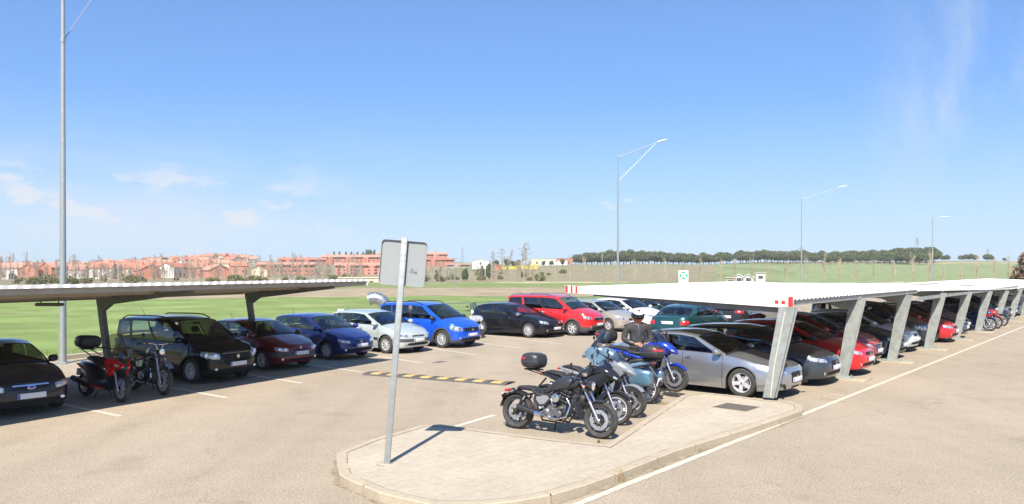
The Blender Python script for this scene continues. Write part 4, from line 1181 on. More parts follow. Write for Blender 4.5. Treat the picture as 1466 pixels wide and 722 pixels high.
# ---------------------------------------------------------------- terrain
def smooth(a, b, x):
    t = min(max((x - a) / (b - a), 0), 1); return t * t * (3 - 2 * t)
tr_l = pchip([(0, -.03), (110, -.03), (200, -.9), (300, -1.6), (400, -1.6), (470, -.6), (580, 3.6), (720, 9.0), (850, 11.2), (1100, 12.0), (9000, -60)])
tr_m = pchip([(0, -.03), (110, -.03), (200, -.9), (260, -.4), (380, 2.5), (500, 5.6), (700, 6.0), (9000, -60)])
tr_r = pchip([(0, -.03), (110, -.03), (200, -.9), (300, .5), (450, 4.6), (600, 7.9), (800, 8.4), (9000, -60)])
def terr(r, a):
    wl = smooth(1, -6, a); wr = smooth(14, 19, a)
    wl = 1 - smooth(-6, 1, a)
    fl = smooth(-35, -17, a); zl = tr_l(r); zl = zl * fl + (1 - fl) * min(zl, -1.2) if r > 200 else zl
    z = zl * wl + (1 - wl) * (tr_m(r) * (1 - wr) + tr_r(r) * wr)
    return z + .25 * math.sin(a * .9 + r * .01) * smooth(250, 500, r)
def TP(px, r, dz=0.0):
    a = math.degrees(math.atan((px - CX) / FP)); d = math.radians(a)
    return Vector((r * math.sin(d), r * math.cos(d), terr(r, a) + dz))
GREEN, GREEN2, TAN, MIX, PLOUGH, OLIVE, YEL, STRAW = (.178, .236, .078), (.205, .245, .115), (.30, .245, .165), (.20, .215, .095), (.235, .205, .13), (.19, .20, .08), (.52, .43, .05), (.42, .36, .24)
def field_col(r, a, px, n):
    r2 = r + n * 6
    if r2 < 81: 
        c = GREEN if n > -.5 else (.19, .235, .085)
        if a < -10 and 60 < r2 < 63: c = (.22, .25, .10)
    elif r2 < 118: c = TAN
    elif r2 < 170 : c = MIX if n > -.2 else (.16, .21, .07)
    elif r2 < 215: c = (.17, .23, .075) if n > -.3 else STRAW
    elif a < -4.5: c = (.25, .21, .145) if n > -.1 else (.20, .19, .11)
    elif a < 20:
        c = PLOUGH if n > -.35 else (.19, .20, .10)
        if -1.2 < a < 2.0 and 400 < r + n * 20 < 470: c = YEL
        if r2 > 470: c = OLIVE
        if a > 15 and r2 < 480 : c = GREEN2 if math.sin(r * .05 + a) > -.4 else (.17, .2, .09)
    else:
        c = GREEN2
        if r2 > 500 + 20 * n: c = OLIVE if n > -.3 else TAN
        elif n < -.55: c = (.21, .215, .11)
        if 500 < r2 < 520: c = STRAW
    return c
def build_terrain():
    rs = [0.5, 10, 20, 30, 36]
    while rs[-1] < 260: rs.append(rs[-1] + 2.4)
    while rs[-1] < 900: rs.append(rs[-1] * 1.02)
    while rs[-1] < 8500: rs.append(rs[-1] * 1.15)
    azs = [-42 + .35 * i for i in range(241)]
    a = azs[-1]
    while a < 360 - 42 - 6: a += 6; azs.append(a)
    me = bpy.data.meshes.new('terrain'); V = []; cols = []; F = []
    from mathutils import noise as mn
    for r in rs:
        for a in azs:
            aa = a if a <= 180 else a - 360; d = math.radians(aa)
            V.append((r * math.sin(d), r * math.cos(d), terr(r, aa)))
            n = mn.noise(Vector((r * math.sin(d) * .05, r * math.cos(d) * .03, 0))) + .5 * mn.noise(Vector((r * math.sin(d) * .22, r * math.cos(d) * .12, 3)))
            cols += [*field_col(r, aa, 0, n), 1]
    na = len(azs)
    for i in range(len(rs) - 1):
        for j in range(na): F.append((i * na + j, i * na + (j + 1) % na, (i + 1) * na + (j + 1) % na, (i + 1) * na + j))
    me.from_pydata(V, [], F)
    ca = me.color_attributes.new('soil', 'FLOAT_COLOR', 'POINT'); ca.data.foreach_set('color', cols)
    m = bpy.data.materials.new('fields'); m.use_nodes = True; N, Lk = nodes(m); b = N['Principled BSDF']; b.inputs['Roughness'].default_value = .95; b.inputs['Specular IOR Level'].default_value = .1
    at = N.new('ShaderNodeAttribute'); at.attribute_name = 'soil'
    tc = N.new('ShaderNodeTexCoord'); n1 = N.new('ShaderNodeTexNoise'); n1.inputs['Scale'].default_value = .22; n1.inputs['Detail'].default_value = 9; n1.inputs['Roughness'].default_value = .7
    Lk.new(tc.outputs['Object'], n1.inputs['Vector']); r = N.new('ShaderNodeMapRange'); Lk.new(n1.outputs['Fac'], r.inputs[0])
    for k, v in zip((1, 2, 3, 4), (.3, .7, .66, 1.30)): r.inputs[k].default_value = v
    cb = N.new('ShaderNodeCombineColor'); [Lk.new(r.outputs[0], cb.inputs[k]) for k in range(3)]
    mx = N.new('ShaderNodeMix'); mx.data_type = 'RGBA'; mx.blend_type = 'MULTIPLY'; mx.inputs[0].default_value = 1; Lk.new(at.outputs['Color'], mx.inputs[6]); Lk.new(cb.outputs[0], mx.inputs[7]); Lk.new(mx.outputs[2], b.inputs['Base Color'])
    me.materials.append(m); me.polygons.foreach_set('use_smooth', [True] * len(F))
    me.update(); me.validate()
    tag(link('terrain', me), kind='structure')
build_terrain()

# ---------------------------------------------------------------- car park ground
def sheet(name, pts, z, m, kind='structure'):
    b = MB(); b.poly([(p[0], p[1], z) for p in pts]); return tag(b.build(name, m, None, 0), kind=kind)
RD = Vector((.647, .763, 0)); RU = Vector((.763, -.647, 0))
P1 = Vector((5.47, 16.30, 0))
def RW(rc, uc, z=0): return P1 + RD * rc + RU * uc + Vector((0, 0, z))
kl = [Vector((-30, -5, 0)), Vector((-20.9, 11.3, 0)), Vector((-14.2, 23.7, 0)), Vector((-9.2, 32.9, 0)), Vector((-3.4, 38.6, 0)), Vector((12, 56.7, 0)), Vector((70, 125, 0)), Vector((110, 125, 0)), Vector((110, -25, 0)), Vector((-30, -25, 0))]
sheet('asphalt', kl, .0, ASPH)
# rear kerb
def strip(pts, w, z0, z1, name, m, inward=1):
    b = MB(); n = len(pts)
    L_ = []; R__ = []
    for i, p in enumerate(pts):
        d = (pts[min(i + 1, n - 1)] - pts[max(i - 1, 0)]).normalized(); nr = Vector((d.y, -d.x, 0))
        L_.append(p); R__.append(p + nr * w * inward)
    for i in range(n - 1):
        q = [(L_[i].x, L_[i].y), (R__[i].x, R__[i].y), (R__[i + 1].x, R__[i + 1].y), (L_[i + 1].x, L_[i + 1].y)]
        b.slab(q, z0, z1)
    return b.build(name, m, None, 30)
tag(strip(kl[:7], .28, -.05, .13, 'kerb', CONC, -1), kind='structure')
def paintline(a, b_, w, m=LINE, z=.005, name='road_marking'):
    d = (b_ - a).normalized(); n = Vector((d.y, -d.x, 0)) * w / 2
    L_ = (b_ - a).length; k = max(2, int(L_ / .25)); b = MB(); rr = random.Random(int(a.x * 100))
    top = []; bot = []
    for i in range(k + 1):
        p = a + (b_ - a) * i / k; j1, j2 = rr.uniform(-.006, .006), rr.uniform(-.006, .006)
        top.append(p + n * (1 + j1 / w * 2)); bot.append(p - n * (1 + j2 / w * 2))
    b.grid([[(t.x, t.y, z), (q.x, q.y, z)] for t, q in zip(top, bot)], flip=True)
    return tag(b.build(name, m, None, 0), kind='structure')
for (x0, y0, x1, y1) in ((89.3, 579, 172.8, 596.4), (251.6, 556.7, 324.7, 570.1), (357.1, 536.8, 432.5, 549.1), (439.4, 522.2, 519, 533.1), (523, 507.8, 603.4, 519.7), (618.5, 499.4, 683.2, 508.4), (693.9, 492.3, 749.7, 499.4), (696, 480.7, 804.7, 492.8)):
    e, s_ = G(x1, y1), G(x0, y0); d = (s_ - e).normalized()
    paintline(e, e + d * 4.9, .13, LINE if x1 < 610 else LINEW)
paintline(G(708, 594.5), G(640, 615), .12)
la, lb = G(830, 721), G(1335, 520)
dd = (lb - la).normalized()
paintline(la - dd * 6, lb + dd * 70, .11)
paintline(G(1188, 565.3), G(1209, 566.8), .09, LINEW)
# pavement island
isl = [(482, 648), (530, 629), (576, 616.5), (600, 609.5), (631, 607.5), (699, 616.7), (781, 627), (866, 636.5), (884, 625.5), (921, 601), (953, 581), (975, 566), (1003, 561.5), (1050, 566), (1096, 572.5), (1132, 575), (1148, 580), (1149, 587), (1130, 594), (1070, 614), (968, 645), (900, 672), (840, 693.5), (790, 708), (740, 717), (690, 722), (620, 722.5), (568, 711.5), (542, 704.5), (500, 687), (486, 679), (482, 664)]
ZP = .12
OUT = [G(x, y, ZP) for x, y in isl]
def area(p): return sum(p[i].x * p[(i + 1) % len(p)].y - p[(i + 1) % len(p)].x * p[i].y for i in range(len(p))) / 2
if area(OUT) < 0: OUT.reverse()
def offset(P_, w):
    n = len(P_); R = []
    for i in range(n):
        a, b_, c = P_[i - 1], P_[i], P_[(i + 1) % n]
        d1, d2 = (b_ - a).normalized(), (c - b_).normalized()
        n1, n2 = Vector((-d1.y, d1.x, 0)), Vector((-d2.y, d2.x, 0)); k = (n1 + n2); k.normalize(); cs = max(.6, k.dot(n1))
        R.append(b_ + k * w / cs)
    return R
def densify(P_, step):
    R = []
    for i in range(len(P_)):
        a, b_ = P_[i], P_[(i + 1) % len(P_)]; k = max(1, int((b_ - a).length / step))
        for j in range(k): R.append(a.lerp(b_, j / k))
    return R
OD = densify(OUT, .25); IN = offset(OD, .14); OC = offset(OD, .015)
kb = MB(); n = len(OD); acc = 0
for i in range(n):
    j = (i + 1) % n; acc += (OD[j] - OD[i]).length; rr = random.Random(i * 3 + 1)
    o0, o1, c0, c1, i0, i1 = OD[i], OD[j], OC[i], OC[j], IN[i], IN[j]
    if acc > 1.0:                                     # joint between kerb stones
        acc = 0; t = .955
        kb.poly([(*lerp(c0, c1, t).xy, ZP + .001), (*c1.xy, ZP + .001), (*i1.xy, ZP + .001), (*lerp(i0, i1, t).xy, ZP + .001)][::-1][::-1], 1)
        kb.poly([(*lerp(o0, o1, t).xy, -.01), (*o1.xy, -.01), (*o1.xy, ZP - .012), (*lerp(o0, o1, t).xy, ZP - .012)], 1)
        o1_, c1_, i1_ = lerp(o0, o1, t), lerp(c0, c1, t), lerp(i0, i1, t)
    else: o1_, c1_, i1_ = o1, c1, i1
    kb.poly([(*c0.xy, ZP + .001), (*c1_.xy, ZP + .001), (*i1_.xy, ZP + .001), (*i0.xy, ZP + .001)])
    kb.poly([(*o0.xy, ZP - .012), (*o1_.xy, ZP - .012), (*c1_.xy, ZP + .001), (*c0.xy, ZP + .001)])
    kb.poly([(*o0.xy, -.01), (*o1_.xy, -.01), (*o1_.xy, ZP - .012), (*o0.xy, ZP - .012)])
tag(kb.build('kerb', [KERB, mat('kerb_joint', (.26, .215, .155), .9)], None, 0), kind='structure')
IN2 = offset(OUT, .14)
pv = MB(); pv.poly([(p.x, p.y, ZP - .004) for p in offset(OUT, .13)]); 
tag(pv.build('pavement', PAVER, None, 0), kind='structure')
jn = MB(); Q1, Q2 = offset(OD, .139), offset(OD, .155)
for i in range(n):
    if random.Random(i).random() < .8: j = (i + 1) % n; jn.poly([(*Q1[i].xy, ZP + .0005), (*Q1[j].xy, ZP + .0005), (*Q2[j].xy, ZP + .0005), (*Q2[i].xy, ZP + .0005)])
tag(jn.build('paving_joint', mat('joint_dirt', (.20, .165, .11), .95, noise=.4), None, 0), kind='structure')
# dirt at the foot of the kerb
dk = MB(); Q1, Q2 = offset(OD, .0), offset(OD, -.09)
for i in range(n):
    j = (i + 1) % n; r1, r2 = random.Random(i).uniform(.25, 1.1), random.Random(j).uniform(.25, 1.1)
    a_, b_ = Q1[i].lerp(Q2[i], r1), Q1[j].lerp(Q2[j], r2)
    dk.poly([(*a_.xy, .0035), (*b_.xy, .0035), (*Q1[j].xy, .0035), (*Q1[i].xy, .0035)])
tag(dk.build('gutter_dirt', mat('gutter_dirt', (.24, .20, .14), .95, noise=.4, nscale=8), None, 0), kind='structure')
# manhole cover and drain
def quadthing(name, pts, z, th, m, label, cat, rim=None):
    b = MB(); c = sum(pts, Vector()) / 4
    b.slab([(p.x, p.y) for p in pts], z - .05, z + th)
    o = b.build(name, m, None, 0); tag(o, label, cat)
    return o
q = [G(x, y, ZP) for x, y in ((1019, 583), (1041, 577), (1088, 583), (1068, 589.5))]
MH = mat('cast_iron', (.13, .115, .095), .7, .2, noise=.3, nscale=9, bump=.6, bscale=60)
fr_ = quadthing('manhole_cover', q, ZP, .003, MH, 'dark rectangular iron inspection cover set in the pavement', 'manhole cover')
b = MB(); cq = sum(q, Vector()) / 4
for k in range(4):
    a_, c_ = q[k], q[(k + 1) % 4]; b.slab([(a_.x, a_.y), (c_.x, c_.y), (*(c_.lerp(cq, -.05)).xy,), (*(a_.lerp(cq, -.05)).xy,)], ZP - .05, ZP + .0025)
b.build('rim', CONC, fr_, 0)
q = [G(x, y) for x, y in ((617, 520), (628, 517.6), (641, 517.2), (630, 519.6))]
quadthing('drain_grate', q, 0, .004, MH, 'small dark drain grate in the tarmac before the pale green hatchback', 'drain')
# speed bump
def speed_bump():
    a_, b_ = G(534, 535.5), G(752, 551.5); d = (b_ - a_).normalized(); nr = Vector((-d.y, d.x, 0)); L_ = (b_ - a_).length; W_ = .62
    root = thing('speed_bump', 'black and yellow striped rubber speed bump across the car park lane', 'speed bump', a_)
    YL = mat('yellow_rubber', (.55, .37, .13), .6, noise=.15, nscale=12); BL = mat('bump_rubber', (.09, .088, .085), .8, noise=.3, nscale=12)
    mod = .52; k = int(L_ / mod)
    prof = [(-.5, .004), (-.46, .016), (-.3, .04), (-.1, .052), (.1, .052), (.3, .04), (.46, .016), (.5, .004)]
    for i in range(k):
        b = MB(); x0, x1 = i * mod + .004, (i + 1) * mod - .004
        b.grid([[d * x + nr * (f * W_) + Vector((0, 0, z)) for f, z in prof] for x in (x0, x1)])
        o = b.build('bump_segment', BL, root, 60)
        for (f0, f1) in ((-.40, -.04), (.04, .40)):
            s = MB(); zf = pchip([(f * 1.0, z) for f, z in prof]); rows = []
            for t in range(7):
                f = lerp(f0, f1, t / 6); sk = .14 * (f + .0); rows.append([d * (x0 + .12 + sk) + nr * (f * W_) + Vector((0, 0, zf(f) + .005)), d * (x0 + .39 + sk) + nr * (f * W_) + Vector((0, 0, zf(f) + .005))])
            s.grid(rows, flip=True); s.build('yellow_stripe', YL, o, 60)
    e = MB(); rows = []
    for t in range(9):
        an = math.radians(90 + 180 * t / 8); rows.append([nr * 0 + Vector((0, 0, .05)), d * (.18 * math.cos(an)) + nr * (.2 * math.sin(an)) + Vector((0, 0, .045)), d * (.28 * math.cos(an)) + nr * (.31 * math.sin(an)) + Vector((0, 0, .004))])
    e.grid(rows); e.build('end_cap', BL, root, 60)
speed_bump()

# ---------------------------------------------------------------- traffic sign seen from behind
def sign():
    base = G(554, 664, ZP); a = math.radians(4.5)
    root = thing('traffic_sign', 'grey blank back of a square road sign on a leaning galvanised post', 'road sign', base)
    root.rotation_euler = (0, a, 0)
    Lp = 3.17; p = MB()
    p.box((0, 0, Lp / 2 - .05), (.085, .045, Lp + .1), 0, .008); p.build('post', GALV, root)
    for zz in (2.62, 2.85, 2.93, 3.10): 
        for xx in (-.02, .022):
            b = MB(); b.lathe([(0, -.0), (.007, 0), (.007, .006), (0, .007)], (xx, -.029, zz), 'y', 8); o = b.build('bolt', DKSTEEL, root, 30)
    z0, z1, hw = 2.50, 3.135, .322; y = .05
    pl = MB(); r = .05
    def ringo(ins):
        pts = []
        for sx, sz, a0 in ((1, 1, 0), (-1, 1, 90), (-1, -1, 180), (1, -1, 270)):
            for k in range(5):
                t = math.radians(a0 + 22.5 * k); pts.append((sx * (hw - ins - r) + (r) * math.cos(t), (z1 - ins - r if sz > 0 else z0 + ins + r) + r * math.sin(t)))
        return pts
    O = ringo(0); I = ringo(.004)
    n = len(O)
    A = [pl.vert((x, y, z)) for x, z in O]; B = [pl.vert((x, y - .032, z)) for x, z in O]; Ci = [pl.vert((x, y - .032, z)) for x, z in I]; D = [pl.vert((x, y - .003, z)) for x, z in I]
    for k in range(n):
        j = (k + 1) % n
        pl.face((A[k], A[j], B[j], B[k])); pl.face((B[k], B[j], Ci[j], Ci[k])); pl.face((Ci[k], Ci[j], D[j], D[k]))
    pl.face(D); pl.face(A[::-1])
    po = pl.build('sign_plate', mat('grey_plate_back', (.27, .29, .295), .5, .1, noise=.05, nscale=2), root, 30)
    s = MB(); rr = random.Random(3)
    for (x, z, w, h) in ((.135, 2.735, .035, .018), (.19, 2.73, .018, .008), (.125, 2.705, .05, .010), (.18, 2.702, .05, .014), (.185, 2.683, .045, .010), (.13, 2.69, .03, .006)): s.box((x, y - .0045, z), (w, .002, h))
    s.build('maker_sticker', mat('sticker_grey', (.12, .12, .125), .6), po)
    f = MB(); f.lathe([(.0, .004), (.13, .003), (.15, -.002)], (0, 0, 0), 'z', 18); fo = f.build('footing', CONC, root)
sign()

# ---------------------------------------------------------------- car ports
def corr(n_ribs, pitch):
    """profile along the row: list of (offset, z)"""
    P_ = []
    for i in range(n_ribs):
        x = i * pitch; P_ += [(x, 0), (x + pitch * .42, 0), (x + pitch * .52, .038), (x + pitch * .90, .038)]
    P_.append((n_ribs * pitch, 0)); return P_
def carport_right():
    root = thing('carport', 'long white roofed carport on leaning grey posts beside the road', 'carport', P1)
    rz = math.atan2(RD.y, RD.x); root.rotation_euler = (0, 0, rz)
    # local: x along row, y = -uc (towards the back)
    f = lambda rc, uc, z: (rc, -uc, z)
    mods = [(0.0, 10.9, 0), (10.95, 33.0, -.05), (33.05, 62, -.08)]
    for (a, b_, dz) in mods:
        f0 = f; f = lambda rc, uc, z: (rc, -uc, z - (min(.32, .017 * max(0, rc - 11))))
        r = MB(); pr = corr(int((b_ - a) / .25), .25); rows = []
        for (x, z) in pr: rows.append([f(a + x, lerp(.47, -5.33, t / 6), lerp(2.19, 2.375, t / 6) + z * .6 + dz) for t in range(7)])
        r.grid(rows, 0)
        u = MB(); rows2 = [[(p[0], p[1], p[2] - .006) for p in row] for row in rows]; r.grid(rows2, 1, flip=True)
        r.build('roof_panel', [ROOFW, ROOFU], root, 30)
        e = MB(); e.box(f((a + b_) / 2, .40, 2.13 + dz), (b_ - a - .02, .06, .11)); e.build('front_purlin', POSTG, root)
        for uc in (-1.6, -3.4, -5.2):
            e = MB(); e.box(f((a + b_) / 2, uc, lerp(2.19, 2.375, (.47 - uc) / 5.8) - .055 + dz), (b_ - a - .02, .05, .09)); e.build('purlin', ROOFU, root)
        f = f0
    fa = MB()   # end fascia
    v = [f(-.03, .50, 2.03), f(-.03, -5.36, 2.245), f(-.03, -5.36, 2.425), f(-.03, .50, 2.24)]; w = [(p[0] + .045, p[1], p[2]) for p in v]
    A = [fa.vert(p) for p in v]; B = [fa.vert(p) for p in w]
    for k in range(4): fa.face((A[k], A[(k + 1) % 4], B[(k + 1) % 4], B[k]))
    fa.face(A[::-1]); fa.face(B); fo = fa.build('end_fascia', ROOFW, root, 20)
    def fz(uc, t): return lerp(lerp(2.03, 2.245, (.5 - uc) / 5.86), lerp(2.24, 2.425, (.5 - uc) / 5.86), t)
    for (u0, u1, t0, t1) in ((-5.35, -5.27, .02, .98), (-5.18, -5.12, .02, .98), (-5.03, -4.97, .02, .98), (.12, .20, .35, .7), (.26, .34, .35, .7)):
        s = MB(); v = [f(-.036, u0, fz(u0, t0)), f(-.036, u1, fz(u1, t0)), f(-.036, u1, fz(u1, t1)), f(-.036, u0, fz(u0, t1))]
        w = [(p[0] + .005, p[1], p[2]) for p in v]; A = [s.vert(p) for p in v]; B = [s.vert(p) for p in w]
        for k in range(4): s.face((A[k], A[(k + 1) % 4], B[(k + 1) % 4], B[k]))
        s.face(A); s.face(B[::-1]); s.build('red_marking', REDP, fo, 0)
    s = MB(); s.box(f(-.045, .46, 2.14), (.03, .09, .27), 0, .004); s.build('corner_marking', REDP, fo)
    pb = MB()
    v0 = [(-.13, 0), (.13, 0)]
    def post(k):
        rc = 4.78 * k
        root_z = ZP if k == 0 else 0
        b = MB()
        # tapered I-like section leaning outwards
        for (dx, th, wid) in ((-.075, .018, 1), (.075, .018, 1), (0, .13, .80)):
            rows = []
            if th < .1:
                pts0 = [(rc + dx - th / 2), (rc + dx + th / 2)]
            else: pts0 = [rc - .072, rc + .072]
            bot = [(pts0[0], -.12 * wid), (pts0[1], -.12 * wid), (pts0[1], .12 * wid), (pts0[0], .12 * wid)]
            A = [b.vert(f(x, u, root_z)) for x, u in bot]
            zd = min(.32, .017 * max(0, rc - 11)); B = [b.vert(f(x, .40 + u * 1.45, 2.06 - zd)) for x, u in bot]
            for q in range(4): b.face((A[q], A[(q + 1) % 4], B[(q + 1) % 4], B[q]))
            b.face(A[::-1]); b.face(B)
        po = b.build('post', POSTG, root, 20)
        a = MB()   # cantilever arm, deep at the post and thin at the tip
        o = [(.50, 2.14), (.36, 1.98), (.24, 1.80), (.04, 1.80), (-.30, 1.93), (-4.55, 2.17), (-4.55, 2.27)]
        A = [a.vert(f(rc - .06 + .12 * (k == 0), u, z - zd)) for u, z in o]; B = [a.vert(f(rc + .06 + .12 * (k == 0), u, z - zd)) for u, z in o]; n_ = len(o)
        for q in range(n_): a.face((A[q], A[(q + 1) % n_], B[(q + 1) % n_], B[q]))
        a.face(A[::-1]); a.face(B); a.build('roof_arm', POSTG if k else DKSTEEL, root, 20)
        if k:
            pl = MB(); pl.box(f(rc, 0, .05), (.42, .50, .03), 0, .004)
            for sx in (-.16, .16):
                for sy in (-.19, .19): pl.tube([f(rc + sx, sy, .05), f(rc + sx, sy, .10)], .014, 6)
            pl.build('base_plate', POSTG, po)
            ft = MB(); ft.box(f(rc, .1, .014), (.75, 1.1, .04), 0, .005); ft.build('footing', CONC, po)
        else:
            c = MB(); c.tube([f(rc - .10, .36, 1.95), f(rc - .10, .25, 1.4), f(rc - .10, .13, .8), f(rc - .10, .05, .14)], .016, 6); c.build('cable_conduit', mat('conduit', (.5, .5, .42), .6), po)
    for k in range(12): post(k)
    for rc in (7.2, 16.7, 26, 35):
        l = MB(); l.box(f(rc, -.9, 2.10 - min(.32, .017 * max(0, rc - 11))), (1.2, .16, .08), 0, .03); l.build('light_fitting', mat('light_diffuser', (.6, .6, .52), .4), root)
carport_right()
LF0 = Vector((-4.12, 21.9, 0)); LT = Vector((-.477, -.879, 0)); LV = Vector((.879, -.477, 0))
def carport_left():
    root = thing('carport', 'carport with ribbed roof and beige underside over the left row of cars', 'carport', LF0)
    def f(t, dep, z): p = LT * t - LV * dep; return (p.x, p.y, z)
    rz = lambda dep: lerp(2.50, 2.16, dep / 5.2)
    LEN = 26
    r = MB(); pr = corr(int(LEN / .24), .24)
    pr = [(x, z * 1.7) for x, z in pr]; rows = [[f(x, dep, rz(dep) + z) for dep in (0, 1.3, 2.6, 3.9, 5.2)] for x, z in pr]
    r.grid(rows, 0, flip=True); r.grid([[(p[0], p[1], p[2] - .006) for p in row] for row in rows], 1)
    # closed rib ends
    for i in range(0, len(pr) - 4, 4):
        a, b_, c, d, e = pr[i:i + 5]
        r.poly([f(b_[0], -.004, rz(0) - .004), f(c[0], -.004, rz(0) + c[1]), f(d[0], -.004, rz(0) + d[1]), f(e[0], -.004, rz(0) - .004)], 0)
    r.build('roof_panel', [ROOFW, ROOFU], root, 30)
    def beam(name, t0, t1, dep, w, h, m, dz=0):
        b = MB(); v = []
        for t in (t0, t1):
            for dd_ in (-w / 2, w / 2):
                for zz in (-h, 0): v.append(b.vert(f(t, dep + dd_, rz(dep) - .008 + zz + dz)))
        for q in ((0, 1, 3, 2), (4, 6, 7, 5), (0, 4, 5, 1), (2, 3, 7, 6), (0, 2, 6, 4), (1, 5, 7, 3)): b.face([v[k] for k in q])
        b.build(name, m, root, 20)
    beam('front_purlin', .02, LEN, .08, .06, .10, ROOFU)
    for dep in (1.7, 3.3, 5.0): beam('purlin', .02, LEN, dep, .06, .12, ROOFU)
    e = MB(); v = [f(-.02, 0, rz(0) - .12), f(-.02, 5.2, rz(5.2) - .12), f(-.02, 5.2, rz(5.2) + .04), f(-.02, 0, rz(0) + .04)]; w = [f(.01, 0, rz(0) - .12), f(.01, 5.2, rz(5.2) - .12), f(.01, 5.2, rz(5.2) + .04), f(.01, 0, rz(0) + .04)]
    A = [e.vert(p) for p in v]; B = [e.vert(p) for p in w]
    for k in range(4): e.face((A[k], A[(k + 1) % 4], B[(k + 1) % 4], B[k]))
    e.face(A[::-1]); e.face(B); e.build('end_trim', ROOFW, root, 20)
    for k in range(6):
        t = .90 + 4.65 * k
        b = MB()
        for (dx, w_) in ((-.07, .015), (.07, .015), (0, .12)):
            bot = [(t + dx * .7 - w_ / 3, 3.27), (t + dx * .7 + w_ / 3, 3.27), (t + dx * .7 + w_ / 3, 3.43), (t + dx * .7 - w_ / 3, 3.43)]
            A = [b.vert(f(a, d_, 0)) for a, d_ in bot]; B = [b.vert(f(a, d_ + .42 + (d_ - 3.35) * .1, 2.1)) for a, d_ in bot]
            for q in range(4): b.face((A[q], A[(q + 1) % 4], B[(q + 1) % 4], B[q]))
        po = b.build('post', DKSTEEL, root, 20)
        a = MB(); o = [(.45, rz(.45) - .10), (.45, rz(.45) - .17), (3.3, rz(3.3) - .29), (3.60, rz(3.5) - .44), (3.70, rz(3.6) - .44), (3.86, rz(3.8) - .25), (3.86, rz(3.8) - .10)]
        A = [a.vert(f(t - .05, d_, z)) for d_, z in o]; B = [a.vert(f(t + .05, d_, z)) for d_, z in o]; n_ = len(o)
        for q in range(n_): a.face((A[q], A[(q + 1) % n_], B[(q + 1) % n_], B[q]))
        a.face(A[::-1]); a.face(B); a.build('roof_arm', DKSTEEL, root, 20)
        pl = MB(); pl.box(f(t, 3.47, .015), (.42, .42, .03)); pl.build('base_plate', DKSTEEL, po)
    l = MB(); c = AT(71, 17.2); loc = c - LF0
    l.box((loc.x, loc.y, 2.05), (.62, .12, .075), 0, .03); 
    for sx in (-.2, .2): l.tube([(loc.x + sx, loc.y, 2.08), (loc.x + sx, loc.y, 2.28)], .012, 5)
    l.build('light_fitting', mat('fitting_grey', (.16, .15, .14), .5), root)
carport_left()

# ---------------------------------------------------------------- street lamps
def lamp(base, H, arm, rise, brace_drop, label, alpha, hd=.9):
    root = thing('street_lamp', label, 'street lamp', base, math.radians(90 - alpha), 'tall galvanised street lamps')
    p = MB(); p.tube([(0, 0, -.05), (0, 0, .5), (0, 0, H)], [.105, .10, .052], 14); p.build('pole', GALV, root)
    pl = MB(); pl.box((0, 0, .02), (.4, .4, .03), 0, .005); pl.box((.10, 0, .9), (.02, .1, .3), 1, .005); pl.build('base_plate', [GALV, DKSTEEL], root)
    a = MB(); a.tube([(0, 0, H - .05), (arm * .5, 0, H + rise * .47), (arm, 0, H + rise)], [.036, .032, .03], 10); a.build('arm', GALV, root)
    b = MB(); b.tube([(0.02, 0, H - brace_drop), (arm * .97, 0, H + rise * .95)], .014, 6); b.tube([(0, 0, H - brace_drop - .06), (0, 0, H - brace_drop + .06)], .075, 12); b.build('brace', GALV, root)
    h = MB(); an = math.atan2(rise, arm) * .7; rot = lambda x, y, z: (arm - .05 + x * math.cos(an) - z * math.sin(an), y, H + rise + x * math.sin(an) + z * math.cos(an))
    secs = [(0, .06, .05), (.15, .10, .06), (.45, .15, .08), (.75, .13, .06), (hd, .05, .025)]
    rows = []
    for (x, w, hh) in secs:
        rows.append([rot(x, w * math.cos(t), hh * math.sin(t) * (1 if math.sin(t) > 0 else .55)) for t in [2 * PI * k / 16 for k in range(17)]])
    h.grid(rows); h.face([h.vert(p_) for p_ in rows[0][:-1]]); h.face([h.vert(p_) for p_ in rows[-1][:-1]])
    ho = h.build('lamp_head', mat('lamp_housing', (.66, .67, .66), .4, noise=.05), root, 50)
    g = MB(); g.loft([(0, 0, 0, .01, .01, 2), (.01, 0, 0, .09, .01, 2)], n=8) if 0 else g.box(rot(.5, 0, -.045), (.42, .2, .03), 0, .012, Matrix.Rotation(-an, 3, 'Y')); g.build('lens', M['glass'], ho)
b1 = AT(90, 23.2); b2 = AT(884.6, 61.0); b3 = AT(1147.5, 98.0); b4 = AT(1335, 133)
lamp(b1, 11.75, 3.3, 1.7, 2.0, 'nearest tall galvanised street lamp behind the left carport', -30 + 30)
lamp(b2, 11.75, 3.3, 1.25, 1.95, 'galvanised street lamp behind the red van, rising over the long carport', 8 + 72)
lamp(b3, 11.75, 4.5, 1.4, 2.1, 'middle of the three distant street lamps beyond the long carport', 21 + 80, 1.1)
lamp(b4, 11.75, 1.2, .05, 1.0, 'farthest street lamp beyond the long carport with a flat head', 29 + 75, 1.6)
